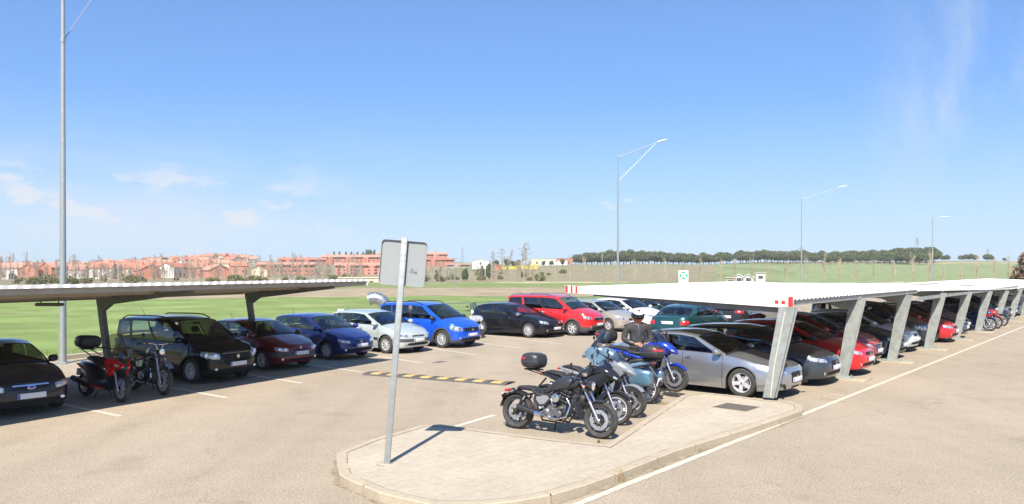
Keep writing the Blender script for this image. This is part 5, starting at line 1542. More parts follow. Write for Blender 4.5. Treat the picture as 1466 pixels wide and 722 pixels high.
# ---------------------------------------------------------------- vegetation
BARK = mat('bare_twigs', (.27, .22, .165), .95, noise=.25, nscale=2)
BARK3 = mat('light_twigs', (.42, .36, .27), .95)
BARK2 = mat('pale_twigs', (.36, .30, .23), .95, noise=.25, nscale=2)
def leafmat(name, c1, c2):
    m = mat(name, c1, .8, noise=.35, nscale=1.2, col2=c2, spec=.2); return m
LPINE = leafmat('pine_needles', (.06, .08, .034), (.115, .135, .06)); LDARK = leafmat('evergreen_leaves', (.04, .075, .03), (.09, .13, .05)); LYEL = leafmat('spring_leaves', (.16, .17, .055), (.25, .24, .09)); LDRY = leafmat('dry_leaves', (.16, .115, .07), (.24, .17, .10))
def bare_mesh(name, seed, h, spread, depth, m, upright=.5, dens=3, r0=.035):
    r = random.Random(seed); b = MB()
    def br(p, d, L_, rad, k):
        q = p + d * L_; b.tube([p, q], [rad, rad * .65], 4 if k > 1 else 3, 0, False)
        if k == 0: return
        for i in range(dens + (1 if k < 2 else 0)):
            t = r.uniform(.3, 1.0); s = p.lerp(q, t)
            v = Vector((r.gauss(0, 1), r.gauss(0, 1), r.gauss(0, .5))).normalized()
            nd = (d * upright + v * spread + Vector((0, 0, .25))).normalized(); br(s, nd, L_ * r.uniform(.5, .78), rad * .55, k - 1)
    z = 0; p = Vector((0, 0, 0)); seg = h / 5
    for i in range(5):
        d = Vector((r.gauss(0, .04), r.gauss(0, .04), 1)).normalized(); q = p + d * seg
        b.tube([p, q], [h * r0 * (1 - i * .18) * .5, h * r0 * (1 - (i + 1) * .18) * .5], 5, 0, False)
        if i >= 1:
            for k in range(dens):
                v = Vector((r.gauss(0, 1), r.gauss(0, 1), .2)).normalized(); br(p.lerp(q, r.random()), (v * spread + Vector((0, 0, upright))).normalized(), h * .22 * r.uniform(.7, 1.2), h * r0 * .2, depth)
        p = q
    return b.mesh(name, m, 0)
def crown_mesh(name, seed, lobes, n, leaf, m):
    r = random.Random(seed); b = MB()
    for (c, rad) in lobes:
        k = int(n * (rad[0] * rad[1] * rad[2]) ** (1 / 3.))
        for i in range(k):
            v = Vector((r.gauss(0, 1), r.gauss(0, 1), r.gauss(0, 1))).normalized() * (r.random() ** .35)
            p = Vector(c) + Vector((v.x * rad[0], v.y * rad[1], v.z * rad[2])); s = leaf * r.uniform(.5, 1.3)
            nrm = (v + Vector((r.gauss(0, .6), r.gauss(0, .6), r.gauss(0, .6)))).normalized(); a = nrm.orthogonal().normalized(); c_ = nrm.cross(a)
            b.poly([p + a * s, p + c_ * s * .8, p - a * s, p - c_ * s * .8])
    return b.mesh(name, m, 0)
def trunk_mesh(name, h, r, limbs, seed, m=BARK):
    rr = random.Random(seed); b = MB(); b.tube([(0, 0, -.3), (rr.uniform(-.1, .1), 0, h * .5), (0, rr.uniform(-.1, .1), h)], [r, r * .8, r * .6], 7)
    for k in range(limbs):
        a = 2 * PI * k / limbs + rr.random(); b.tube([(0, 0, h * rr.uniform(.75, .98)), (math.cos(a) * h * .22, math.sin(a) * h * .22, h * 1.2), (math.cos(a) * h * .42, math.sin(a) * h * .42, h * 1.4)], [r * .5, r * .35, r * .15], 5)
    return b.mesh(name, m, 40)
def tree(name, label, loc, parts, group, s=1.0, cat='tree', rz=None, sz=None):
    t = thing(name, label, cat, loc, rnd.uniform(0, 6.28) if rz is None else rz, group); t.scale = (s, s, sz or s)
    for nm, me in parts: link(nm, me, t)
    return t
# young bare trees in a row beyond the car park
YB = [bare_mesh('branches', 20 + i, 4.6, .32, 2, BARK3, 1.1, 5, .017) for i in range(3)]
YT = trunk_mesh('trunk', 1.2, .07, 3, 5, BARK2)
gapx = 752
i = 0
while gapx < 1462:
    p = TP(gapx, 150 + rnd.uniform(-4, 4)); tree('bare_tree', 'slender bare young tree in the long row between the fields and the car park', p, (('branches', YB[i % 3]), ('trunk', YT)), 'row of bare young trees', rnd.uniform(.72, 1.0))
    gapx += rnd.uniform(19, 29); i += 1
# stone pines on the ridge
def pine_parts(seed):
    r = random.Random(seed); lob = []
    for k in range(7):
        a = 2 * PI * k / 7; lob.append(((2.1 * math.cos(a), 2.1 * math.sin(a), 4.5 + r.uniform(-.6, .6)), (2.0, 2.0, 2.2)))
    lob.append(((0, 0, 6.2), (2.6, 2.6, 1.7)))
    return (('crown', crown_mesh('crown', seed, lob, 210, .34, LPINE)), ('trunk', trunk_mesh('trunk', 4.6, .22, 6, seed)))
PP = [pine_parts(k) for k in (1, 2, 3)]
def pine(px, r, s): 
    tree('pine_tree', 'round crowned stone pine in the dark belt along the ridge', TP(px, r), PP[int(px) % 3], 'stone pines on the ridge', s, sz=s * rnd.uniform(.9, 1.1))
px = 824
while px < 1338:
    if not (1048 < px < 1054 or 1008 < px < 1013):
        s = 1.0 + .12 * math.sin(px * .03) + rnd.uniform(-.1, .1)
        if 1070 < px < 1200: s *= .92
        pine(px, rnd.uniform(500, 520), s)
        pine(px + 4, rnd.uniform(530, 550), s * .98); pine(px + 1, rnd.uniform(560, 600), s * 1.0)
        if px > 1180: pine(px + 2, rnd.uniform(480, 495), s * .85)
    px += rnd.uniform(7.5, 10)
for px, s in ((1350, .55), (1356, .6), (1376, .55), (1383, .65), (1390, .7), (1396, .6), (1413, .7), (1418, .65), (1438, .35)): 
    tree('pine_tree', 'small rounded tree on the far right skyline', TP(px, 640), PP[int(px) % 3], 'small trees on the right skyline', s)
# evergreens and bare trees round the middle
EG = [(('crown', crown_mesh('crown', 40 + k, [((0, 0, 2.4), (1.3, 1.3, 1.9)), ((.3, .2, 4.2), (.9, .9, 1.4)), ((-.2, 0, 5.4), (.45, .45, .9))], 330, .26, LDARK)), ('trunk', trunk_mesh('trunk', 2.0, .16, 3, k))) for k in range(2)]
RG = [(('crown', crown_mesh('crown', 50 + k, [((0, 0, 3.4), (1.9, 1.9, 1.9)), ((.9, .3, 2.6), (1.3, 1.3, 1.2)), ((-.9, -.2, 4.2), (1.3, 1.3, 1.2))], 330, .28, LDARK)), ('trunk', trunk_mesh('trunk', 2.4, .18, 4, k))) for k in range(2)]
BB = [bare_mesh('branches', 60 + k, 8, .75, 3, BARK, .5, 3, .05) for k in range(3)]
BP = [bare_mesh('branches', 70 + k, 9, .35, 3, BARK2, 1.0, 3, .045) for k in range(2)]
TB = trunk_mesh('trunk', 2.4, .2, 3, 77)
for px, r, s, k in ((690, 262, .62, 0), (700, 262, .7, 1), (668, 250, .55, 1), (664, 256, .5, 0), (747, 268, .3, 1), (752, 262, .36, 0), (602, 250, .6, 0), (625, 258, .5, 1)):
    tree('evergreen_tree', 'pointed dark evergreen in the rough ground between town and fields', TP(px, r), EG[k], 'dark evergreens before the town', s * 1.25)
for px, r, s, k in ((710, 420, .95, 0), (726, 425, .95, 1), (735, 415, .75, 0), (742, 422, .8, 1), (778, 430, .6, 0), (789, 430, .6, 1), (805, 430, .75, 0), (237, 640, 1.5, 1), (9, 640, 1.0, 0), (72, 660, 1.0, 1)):
    tree('evergreen_tree', 'round dark tree standing near the pale farm buildings' if px > 600 else 'round green tree among the hillside houses', TP(px, r), RG[k], 'round trees beside the farm buildings' if px > 600 else 'round trees among the houses', s)
for px, r, s, k in ((753, 440, 1.45, 0), (748, 445, 1.3, 1), (719, 440, 1.2, 0), (731, 445, 1.05, 2), (707, 440, 1.1, 1), (1145, 560, 1.1, 0)):
    tree('bare_tree', 'tall leafless tree rising over the buildings on the skyline', TP(px, r), (('branches', BB[k]), ('trunk', TB)), 'tall leafless trees on the skyline', s)
rb = random.Random(99)
for k in range(360):
    px = rb.uniform(-10, 520) if k < 320 else rb.uniform(610, 770)
    r = rb.uniform(262, 360) if k % 3 else rb.uniform(380, 600)
    if px > 600: r = rb.uniform(220, 300)
    pale = rb.random() < .45
    tree('bare_tree', ('pale slender leafless tree' if pale else 'brown spreading leafless tree') + (' in the scrub right of the town' if px > 600 else ' in the grey-brown belt below the town'), TP(px, r), (('branches', (BP if pale else BB)[k % (2 if pale else 3)]), ('trunk', TB)), ('pale' if pale else 'brown') + ' leafless trees ' + ('right of' if px > 600 else 'below') + ' the town', rb.uniform(.35, .68) if r < 370 else rb.uniform(.6, 1.1))
SH = crown_mesh('foliage', 81, [((0, 0, .7), (1.2, 1.0, .8)), ((.9, .3, .5), (.9, .9, .6))], 260, .17, leafmat('olive_leaves', (.10, .11, .045), (.17, .17, .07)))
for k in range(60):
    px = rb.uniform(-10, 820); r = rb.uniform(225, 340)
    o = link('shrub', SH, None, TP(px, r)); s = rb.uniform(.7, 1.8); o.scale = (s, s, s); o.rotation_euler.z = rb.uniform(0, 6)
    tag(o, 'low olive green shrub in the rough ground beyond the green field', 'shrub', 'shrubs beyond the green field')
dry = crown_mesh('crown', 90, [((0, 0, 2.2), (1.7, 1.5, 1.6)), ((.4, 0, 3.8), (1.3, 1.2, 1.3)), ((-.6, .3, 1.3), (1.4, 1.2, 1.2))], 420, .20, LDRY)
tree('dry_tree', 'brownish bushy tree rising behind the carport at the right edge', TP(1470, 120, -.5), (('crown', dry), ('trunk', trunk_mesh('trunk', 2.0, .15, 3, 8))), None, 1.15)
# ---------------------------------------------------------------- town
WALLS = {'white': mat('white_render', (.66, .64, .60), .8, noise=.06, nscale=.3), 'cream': mat('cream_render', (.60, .50, .36), .8, noise=.06, nscale=.3), 'orange': mat('orange_brick', (.47, .185, .11), .85, noise=.10, nscale=.5), 'pink': mat('pink_render', (.50, .22, .15), .85, noise=.08, nscale=.4), 'brick': mat('red_brick', (.42, .17, .11), .85, noise=.10, nscale=.5), 'stone': mat('grey_stone', (.38, .34, .28), .85, noise=.1, nscale=.4)}
TILE = [mat('red_roof_tiles', (.40, .16, .10), .85, noise=.18, nscale=.8), mat('brown_roof_tiles', (.32, .17, .11), .85, noise=.18, nscale=.8), mat('pink_roof_tiles', (.47, .24, .17), .85, noise=.15, nscale=.8)]
WIN = mat('dark_window', (.07, .07, .08), .3); SHUT = mat('window_frame_white', (.6, .58, .55), .7)
wm = MB(); wm.box((0, 0, 0), (1.1, .08, 1.3)); WMESH = wm.mesh('window', WIN, 0)
hcache = {}
def house(px, r, w, d, h, wall, tile, rot, label, group, name='house', gable=1):
    key = (round(w), round(d), round(h), wall, tile)
    p = TP(px, r); base = thing(name, label, 'house', p, 0, group)
    base.rotation_euler.z = math.atan2(-p.x, p.y) + rot
    if key not in hcache:
        W, D, H = round(w), round(d), round(h)
        b = MB(); b.box((0, 0, H / 2 - 1), (W, D, H + 2)); 
        rh = min(2.2, D * .25)
        for sx in (-1, 1): b.poly([(sx * W / 2, -D / 2, H), (sx * W / 2, D / 2, H), (sx * W / 2, 0, H + rh)][::sx])
        wmz = b.mesh('wall', WALLS[wall], 0)
        t = MB(); e = .35
        for sy in (-1, 1):
            A = [(-W / 2 - e, sy * (D / 2 + e), H - .25), (W / 2 + e, sy * (D / 2 + e), H - .25), (W / 2 + e, 0, H + rh + .05), (-W / 2 - e, 0, H + rh + .05)]
            i0 = [t.vert(q) for q in A]; i1 = [t.vert((q[0], q[1], q[2] + .18)) for q in A]
            t.face(i0); t.face(i1)
            for k in range(4): t.face((i0[k], i0[(k + 1) % 4], i1[(k + 1) % 4], i1[k]))
        tm = t.mesh('roof', TILE[tile], 0)
        c = MB(); c.box((0, 0, 0), (.7, .7, 1.5)); c.box((0, 0, .8), (.9, .9, .12)); hcache[key] = (wmz, tm, c.mesh('chimney', WALLS['brick'], 0), W, D, H, rh)
    wmz, tm, cm, W, D, H, rh = hcache[key]
    link('wall', wmz, base); ro = link('roof', tm, base); link('chimney', cm, ro, (W * .25, D * .1, H + rh + .2))
    nw = max(2, int(W / 3.2))
    for fl in range(max(1, int(H / 2.9))):
        for k in range(nw): link('window', WMESH, base, ((k + .5) / nw * W - W / 2, -D / 2 - .02, 1.6 + fl * 2.9))
    return base
rh = random.Random(12)
hcount = 0
cols = ['white'] * 8 + ['cream'] * 4 + ['orange'] * 2 + ['pink'] * 2 + ['brick'] + ['stone'] * 2
cname = {'white': 'white walled', 'cream': 'cream walled', 'orange': 'orange brick', 'pink': 'pink rendered', 'brick': 'dark red brick', 'stone': 'grey stone'}
for row, (r0, r1) in enumerate(((375, 420), (450, 500), (530, 580), (610, 670), (700, 760), (790, 850))):
    px = -14 + rh.uniform(0, 10)
    lim = 362
    while px < lim:
        r = rh.uniform(r0, r1)
        if row == 0 and px > 330: px += 16
        w = rh.uniform(6, 13); wall = rh.choice(cols); tile = rh.choice((0, 0, 1, 2, 2))
        fall = smooth(110, 0, px) * .9
        if not (row >= 5 and (px < 90 or 120 < px < 200)):
            house(px, r, w, rh.uniform(8, 10), rh.choice((4.5, 5.5, 6.2)) * (.85 if row < 4 else .9), wall, tile, rh.uniform(-.6, .6) + (PI / 2 if rh.random() < .3 else 0), cname[wall] + ' house with a tiled roof among the houses of the hillside town', cname[wall] + ' houses of the hillside town')
        px += (w / r * FP) * rh.uniform(.95, 1.5)
def block(px0, px1, ytop, ybase, r, wall, floors, label, depth=14, roof='tile'):
    cx = (px0 + px1) / 2; p = TP(cx, r); zt = HC - (ytop - HZ) / FP * r; zb = HC - (ybase - HZ) / FP * r
    W = (px1 - px0) / FP * r
    o = thing('apartment_block', label, 'apartment block', (p.x, p.y, zb), math.atan2(-p.x, p.y) * .8)
    H = zt - zb; rh_ = H * .16 if roof == 'tile' else .4; Hw = H - rh_
    b = MB(); b.box((0, depth / 2, Hw / 2 - 3), (W, depth, Hw + 6)); 
    for k in range(int(W / 14)): b.box((-W / 2 + 7 + 14 * k, -.6, Hw / 2 - 3), (4.2, 1.6, Hw + 6))
    b.build('wall', WALLS[wall], o, 0)
    t = MB()
    if roof == 'tile':
        for (y0, z0, y1, z1) in ((-1.2, Hw, depth / 2, Hw + rh_), (depth + 1.2, Hw, depth / 2, Hw + rh_)):
            A = [(-W / 2 - .8, y0, z0), (W / 2 + .8, y0, z0), (W / 2 + .8, y1, z1), (-W / 2 - .8, y1, z1)]
            i0 = [t.vert(q) for q in A]; i1 = [t.vert((q[0], q[1], q[2] + .35)) for q in A]; t.face(i0); t.face(i1)
            for k in range(4): t.face((i0[k], i0[(k + 1) % 4], i1[(k + 1) % 4], i1[k]))
        for sx in (-1, 1): t.poly([(sx * W / 2, 0, Hw), (sx * W / 2, depth, Hw), (sx * W / 2, depth / 2, Hw + rh_)])
    else: t.box((0, depth / 2, Hw + .2), (W + .8, depth + .8, .4))
    ro = t.build('roof', TILE[2] if wall != 'brick' else TILE[0], o, 0)
    for k in range(int(W / 9)):
        c = MB(); c.box((-W / 2 + 4 + 9 * k, depth * .38, Hw + rh_ + .2), (1.1, 1.1, 2.0)); c.build('chimney', WALLS['brick'], ro, 0)
    nw = min(int(W / 3.2), 96 // floors); fh = Hw / floors
    for fl in range(floors):
        for k in range(nw):
            x = (k + .5) / nw * W - W / 2; yy = -1.42 if any(abs(x + W / 2 - 7 - 14 * q) < 2.1 for q in range(int(W / 14))) else -.03
            w = link('window', WMESH, o, (x, yy, fh * (fl + .5))); w.scale = (1.0 if k % 3 else 1.5, 1, min(1.1, fh / 2.9))
    return o
block(463, 548, 365.5, 386, 640, 'orange', 6, 'long orange apartment block at the top of the town left of the road sign')
block(542, 640, 361.5, 381, 660, 'pink', 6, 'pinkish apartment block on the hilltop seen right behind the road sign')
block(401, 464, 370, 387, 610, 'brick', 5, 'dark red apartment block stepping up behind the orange terrace')
block(372, 448, 376.5, 396, 470, 'orange', 3, 'orange terrace with tiled roofs at the lower left of the apartment blocks')
block(482, 566, 377, 398, 460, 'pink', 4, 'lower pinkish apartment block in front of the long orange one')
block(608, 650, 370, 384, 600, 'brick', 4, 'small dark brick block at the right end of the apartment blocks')
block(640, 672, 378, 386, 560, 'stone', 2, 'low greyish block trailing off right of the brick apartments')
# skyline conifers over the town
for px in (478, 486, 495, 503, 512, 520, 525, 528, 531, 536): tree('cypress_tree', 'narrow dark tree on the skyline above the orange apartment block', TP(px, 690, 3.5), EG[px % 2], 'narrow trees above the apartment block', 1.0 + .35 * (px > 524))
def shed(px0, px1, ytop, ybase, r, wall, rf, label, cat='building', flat=True, name='farm_building', dep=8):
    p = TP((px0 + px1) / 2, r); zt = HC - (ytop - HZ) / FP * r; zb = HC - (ybase - HZ) / FP * r; W = (px1 - px0) / FP * r; H = zt - zb
    o = thing(name, label, cat, (p.x, p.y, zb), math.atan2(-p.x, p.y))
    b = MB()
    if flat: b.box((0, dep / 2, H / 2 - 1), (W, dep, H + 2)); b.build('wall', wall, o, 0); t = MB(); t.box((0, dep / 2, H + .12), (W + .4, dep + .4, .22)); t.build('roof', rf, o, 0)
    else:
        g = H * .35; b.box((0, dep / 2, (H - g) / 2 - 1), (W, dep, H - g + 2)); b.poly([(-W / 2, 0, H - g), (W / 2, 0, H - g), (0, 0, H)]); b.poly([(W / 2, dep, H - g), (-W / 2, dep, H - g), (0, dep, H)]); b.build('wall', wall, o, 0)
        t = MB()
        for sx in (-1, 1):
            A = [(sx * (W / 2 + .3), -.3, H - g - .1), (sx * (W / 2 + .3), dep + .3, H - g - .1), (0, dep + .3, H + .05), (0, -.3, H + .05)]; i0 = [t.vert(q) for q in A]; i1 = [t.vert((q[0], q[1], q[2] + .1)) for q in A]
            t.face(i0); t.face(i1)
            for k in range(4): t.face((i0[k], i0[(k + 1) % 4], i1[(k + 1) % 4], i1[k]))
        t.build('roof', rf, o, 0)
    for k in range(max(1, int(W / 5))):
        d = MB(); d.box(((k + .5) / max(1, int(W / 5)) * W - W / 2, -.03, min(1.3, H * .4)), (1.1, .08, min(1.4, H * .45))); d.build('window', WIN, o, 0)
    return o
WH = WALLS['white']; CR = WALLS['cream']; RSH = mat('white_shed_roof', (.7, .7, .68), .6)
shed(486, 546, 398, 409.5, 228, mat('beige_block_wall', (.52, .45, .33), .85, noise=.08, nscale=.4), CR, 'long low beige farm shed beyond the field beside the road sign')
shed(676, 700, 371, 380.5, 445, WH, RSH, 'white gabled building on the slope right of the town', flat=False, dep=14)
shed(760, 794, 371, 379.5, 470, CR, mat('greenish_roof', (.30, .36, .34), .6), 'low building with a greenish roof on the skyline left of the pines', dep=12)
shed(772, 812, 374.5, 380, 455, WH, RSH, 'long low white building in front of the greenish roofed one')
shed(797, 820, 370.5, 379, 480, WALLS['brick'], TILE[1], 'brick building at the left end of the pine belt', dep=10)
shed(709, 718, 379.5, 383, 400, WALLS['brick'], TILE[0], 'tiny red hut on the slope below the leafless trees')
shed(1052, 1064, 393, 405, 190, WH, RSH, 'left one of two white gabled sheds seen over the carport roof', flat=False)
shed(1065, 1078, 393, 405, 188, WH, RSH, 'right one of two white gabled sheds seen over the carport roof', flat=False)
shed(1083, 1095, 391, 400, 200, WH, WALLS['stone'], 'small flat roofed white hut behind the two gabled sheds')
shed(1040, 1052, 398, 405, 186, WALLS['stone'], WALLS['stone'], 'small grey stone shed left of the white gabled sheds')
shed(366, 376, 396, 404, 350, WH, TILE[0], 'small white house with red roof just above the left carport roof')
shed(352, 367, 399, 404, 340, WH, TILE[2], 'low white house with pink roof left of the small white one', flat=True)
shed(398, 416, 400, 405, 335, WH, RSH, 'low white shed below the orange terrace')
shed(424, 442, 400.5, 405, 330, CR, RSH, 'low cream shed below the apartment blocks')
# masts and pylons
def mast(px, r, ytop, label, lattice):
    p = TP(px, r); zt = HC - (ytop - HZ) / FP * r; h = zt - p.z; b = MB()
    o = thing('pylon' if lattice else 'light_pole', label, 'pylon' if lattice else 'pole', p)
    if lattice:
        w = h * .08
        for sx in (-1, 1):
            for sy in (-1, 1): b.tube([(sx * w, sy * w, 0), (sx * w * .2, sy * w * .2, h)], .10, 4)
        for k in range(9):
            z0, z1 = h * k / 9, h * (k + 1) / 9; a, c = w * (1 - .8 * k / 9), w * (1 - .8 * (k + 1) / 9)
            b.tube([(-a, -a, z0), (c, -c, z1)], .06, 3); b.tube([(a, -a, z0), (-c, -c, z1)], .06, 3)
        b.build('tower', GALV, o, 0); c = MB()
        for z, w2 in ((.80, .16), (.90, .13), (1.0, .06)): c.tube([(-h * w2, 0, h * z), (h * w2, 0, h * z)], .12, 4)
        c.build('crossarm', GALV, o, 0)
    else:
        b.tube([(0, 0, 0), (0, 0, h)], [.14, .08], 6); b.build('pole', GALV, o, 40); c = MB(); c.box((0, 0, h), (1.6, .3, .2)); c.build('lamp_head', GALV, o, 0)
mast(1313, 560, 346, 'lattice pylon standing behind the right end of the pines', True)
mast(1414, 760, 361, 'distant lattice pylon on the far right skyline', True)
mast(662, 600, 354, 'thin lattice mast on the skyline right of the town', True)
mast(651, 160, 370, 'thin grey pole before the apartment blocks, right of the road sign', False)
mast(862, 170, 361, 'thin grey pole in the field left of the second street lamp', False)
# ---------------------------------------------------------------- parked cars, left row
LROW = 'cars parked in the left row'
RROW = 'cars parked under the white carport'
HATCH = dict(L=3.95, W=1.69, H=1.44, wb=2.46, fo=.80, R=.30)
MPV = dict(L=4.50, W=1.75, H=1.68, wb=2.81, fo=.82, R=.325, chrome_grille=1, hoodcr=.09,
    sh=[(0, .80), (.05, .89), (.12, .96), (.22, 1.03), (.4, 1.03), (1, 1.07)], ws=(.205, .405), rw=(.945, .985), roof=[(.4, 1.60), (.55, 1.67), (.85, 1.65), (.95, 1.58)],
    fx=[(.15, -.10), (.25, -.03), (.4, 0), (.56, -.005), (.72, -.03), (.80, -.08), (.9, -.2)],
    head=dict(a0=.50, a1=1.06, zb=.62, zt=.82, sweep=.05), grille=dict(w=.47, zb=.60, zt=.77), intake=dict(w=.58, zb=.27, zt=.40), plate=.49, panes=[(.09, .40, .06, .88), (.425, .70, .05, .88), (.74, .95, .10, .86)], doors=[(.25, .49), (.495, .72)], fog=.38)
SEDAN = dict(L=4.48, W=1.73, H=1.42, wb=2.61, fo=.86, R=.305, sh=[(0, .66), (.05, .73), (.14, .82), (.27, .91), (.5, .94), (.8, .97), (.95, .96), (1, .92)], ws=(.275, .43), rw=(.75, .87), roof=[(.43, 1.35), (.55, 1.415), (.68, 1.39), (.75, 1.32)], panes=[(.08, .47, .05, .88), (.50, .86, .05, .88)], doors=[(.29, .50), (.505, .70)])
c = make_car('dark grey saloon with bluish bumper at the left edge of the photo', (.026, .026, .030), LROW, metal=.5, **{**SEDAN, 'emblem': 'oval', 'amberlight': True, 'antenna': False, 'head': dict(a0=.46, a1=.82, zb=.52, zt=.66, sweep=.03), 'grille': dict(w=.34, zb=.555, zt=.635), 'chrome_grille': 1, 'plate': .43, 'intake': dict(w=.58, zb=.27, zt=.36)})
place_by_nose(c, Vector((-9.22, 14.75, 0)), 129)
c = make_car('black people carrier with roof rails parked beside the two left motorbikes', (.009, .010, .012), LROW, **{**MPV, 'rails': 'black', 'emblem': 'badge', 'glass': 'glass', 'style': 'ten', 'H': 1.68})
place_by_wheel(c, G(272, 549.5), 121)
c = make_car('dark red small hatchback with grey bumper strips beside the black people carrier', (.17, .012, .014), LROW, **{**HATCH, 'L': 3.80, 'bumper': (.42, .54), 'emblem': 'diamond', 'embz': .66, 'grille': dict(w=.30, zb=.56, zt=.60), 'slats': 0, 'head': dict(a0=.42, a1=.86, zb=.55, zt=.68, sweep=.03), 'style': 'five', 'plate': .49, 'intake': dict(w=.45, zb=.27, zt=.36)})
place_by_wheel(c, G(374, 530.5), 124)
c = make_car('dark blue hatchback between the dark red and the pale green hatchbacks', (.012, .025, .16), LROW, metal=.45, **{**HATCH, 'emblem': 'round', 'grille': dict(w=.20, wt=.24, zb=.55, zt=.65), 'style': 'seven', 'head': dict(a0=.42, a1=.90, zb=.53, zt=.65, sweep=.05)})
place_by_wheel(c, G(467, 515.5), 125)
c = make_car('pale silvery green hatchback parked left of the bright blue people carrier', (.50, .56, .54), LROW, metal=.3, **{**HATCH, 'L': 4.2, 'W': 1.77, 'H': 1.46, 'wb': 2.62, 'bumper': (.42, .53), 'emblem': 'diamond', 'grille': dict(w=.33, zb=.58, zt=.64), 'slats': 1, 'style': 'ten', 'strip': True, 'R': .315, 'sh': [(0, .72), (.06, .79), (.15, .87), (.27, .95), (.45, .96), (.7, .99), (.9, 1.01), (1, .98)], 'roof': [(.47, 1.40), (.6, 1.46), (.8, 1.44), (.9, 1.38)]})
place_by_wheel(c, G(552, 506.5), 126)
c = make_car('bright blue people carrier with black sill cladding and roof rails', (.008, .09, .62), LROW, metal=.2, **{**MPV, 'rails': 'black', 'emblem': 'badge', 'cladding': True, 'blackmirror': True, 'R': .335, 'gc': .20, 'rearglass': 'tint', 'bumper': (.20, .34), 'style': 'ten'})
place_by_wheel(c, G(632, 498.5), 126)
c = make_car('black sporty hatchback with a tall shield grille before the red van', (.010, .010, .013), LROW, **{**HATCH, 'L': 4.35, 'W': 1.80, 'H': 1.46, 'wb': 2.63, 'fo': .92, 'R': .325, 'emblem': 'shield', 'embz': .50, 'grille': dict(w=.13, wt=.17, zb=.38, zt=.62), 'chromemirror': True, 'style': 'multi', 'plate': .40, 'head': dict(a0=.50, a1=.95, zb=.58, zt=.72, sweep=.05), 'rearglass': 'tint', 'ws': (.28, .49), 'roof': [(.49, 1.38), (.62, 1.46), (.8, 1.43), (.9, 1.35)], 'doors': [(.295, .54), (.545, .74)]})
place_by_wheel(c, G(756, 484), 127)
c = make_car('tall red passenger van with chrome roof rails and dark rear windows', (.58, .020, .022), LROW, metal=.1, name='parked_van', cat='van', **{**MPV, 'L': 4.75, 'W': 1.85, 'H': 1.82, 'wb': 2.97, 'fo': .90, 'R': .335, 'gc': .20, 'rails': 'chrome', 'cladding': True, 'rearglass': 'tint', 'emblem': 'badge', 'style': 'seven', 'sh': [(0, .86), (.05, .96), (.12, 1.04), (.21, 1.12), (.4, 1.13), (1, 1.17)], 'ws': (.20, .375), 'rw': (.965, .99), 'roof': [(.37, 1.70), (.5, 1.79), (.85, 1.78), (.97, 1.72)], 'head': dict(a0=.55, a1=1.0, zb=.72, zt=.86, sweep=.04), 'grille': dict(w=.42, zb=.66, zt=.80), 'plate': .50,
    'fx': [(.15, -.10), (.25, -.03), (.4, 0), (.62, -.005), (.80, -.04), (.88, -.1), (1.0, -.2)], 'bumper': (.20, .44), 'doors': [(.24, .46), (.47, .72)], 'panes': [(.07, .36, .05, .86), (.42, .66, .05, .86), (.72, .95, .06, .86)]})
place_by_wheel(c, G(819, 481), 126)
c = make_car('beige silver hatchback right of the red van', (.42, .39, .33), LROW, metal=.35, **{**HATCH, 'L': 4.1, 'detail': True, 'grille': dict(w=.24, wt=.28, zb=.5, zt=.64)})
place_by_axle(c, Vector((4.95, 35.3, 0)), 138)
c = make_car('white hatchback second to the right of the red van', (.72, .72, .71), LROW, metal=0, **{**HATCH, 'L': 4.2, 'detail': True, 'W': 1.75})
place_by_axle(c, Vector((6.6, 37.6, 0)), 138)
for k, (col, lab, kw) in enumerate((((.03, .06, .055), 'dark green hatchback in the left row behind the rider', HATCH), ((.05, .055, .06), 'dark grey saloon parked behind the teal saloon', SEDAN), ((.30, .31, .33), 'silver hatchback far down the left row', HATCH), ((.6, .6, .6), 'white saloon far down the left row', SEDAN), ((.04, .045, .12), 'navy hatchback at the far end of the left row', HATCH))):
    c = make_car(lab, col, LROW, **{**kw, 'detail': False}); place_by_axle(c, Vector((8.5 + 1.66 * k, 39.8 + 1.9 * k, 0)), 139)
c = make_car('teal saloon seen from behind in the lane between the rows', (.012, .065, .066), None, metal=.3, **{**SEDAN, 'L': 4.7, 'W': 1.76, 'tail': dict(a0=.55, a1=.98, zb=.66, zt=.83), 'rplate': .74, 'emblem': 'round'})
c.location = (7.55, 32.0, .006); c.rotation_euler.z = math.radians(90 - 37)
c = make_car('black car seen from behind with two red tail lights under the carport edge', (.02, .022, .026), None, metal=.3, **{**HATCH, 'L': 4.2, 'H': 1.55, 'tail': dict(a0=.40, a1=.85, zb=.86, zt=.99), 'rplate': .70, 'detail': False, 'W': 1.8})
c.location = (10.6, 36.2, .006); c.rotation_euler.z = math.radians(90 - 30)
# right row
A0 = Vector((5.62, 17.72, 0))
def rpos(k, du=0.0): return A0 + RD * (2.39 * k) + RU * du
A6 = dict(L=4.92, W=1.86, H=1.46, wb=2.84, fo=.96, R=.335, style='five', rimf=.68, sh=[(0, .67), (.05, .735), (.14, .82), (.27, .93), (.5, .965), (.8, .99), (.95, .98), (1, .94)], ws=(.275, .445), rw=(.76, .89), roof=[(.44, 1.39), (.55, 1.455), (.68, 1.43), (.76, 1.35)],
  panes=[(.08, .47, .05, .88), (.50, .88, .05, .88)], doors=[(.29, .50), (.505, .70)], grille=dict(w=.26, wt=.33, zb=.30, zt=.64), head=dict(a0=.44, a1=.98, zb=.55, zt=.66, sweep=.06), intake=dict(w=.28, zb=.22, zt=.28), plate=.42, fog=0, antenna=False, metal=.75)
c = make_car('silver saloon with five spoke wheels under the first carport post', (.40, .415, .44), RROW, **A6)
x_ = MB()
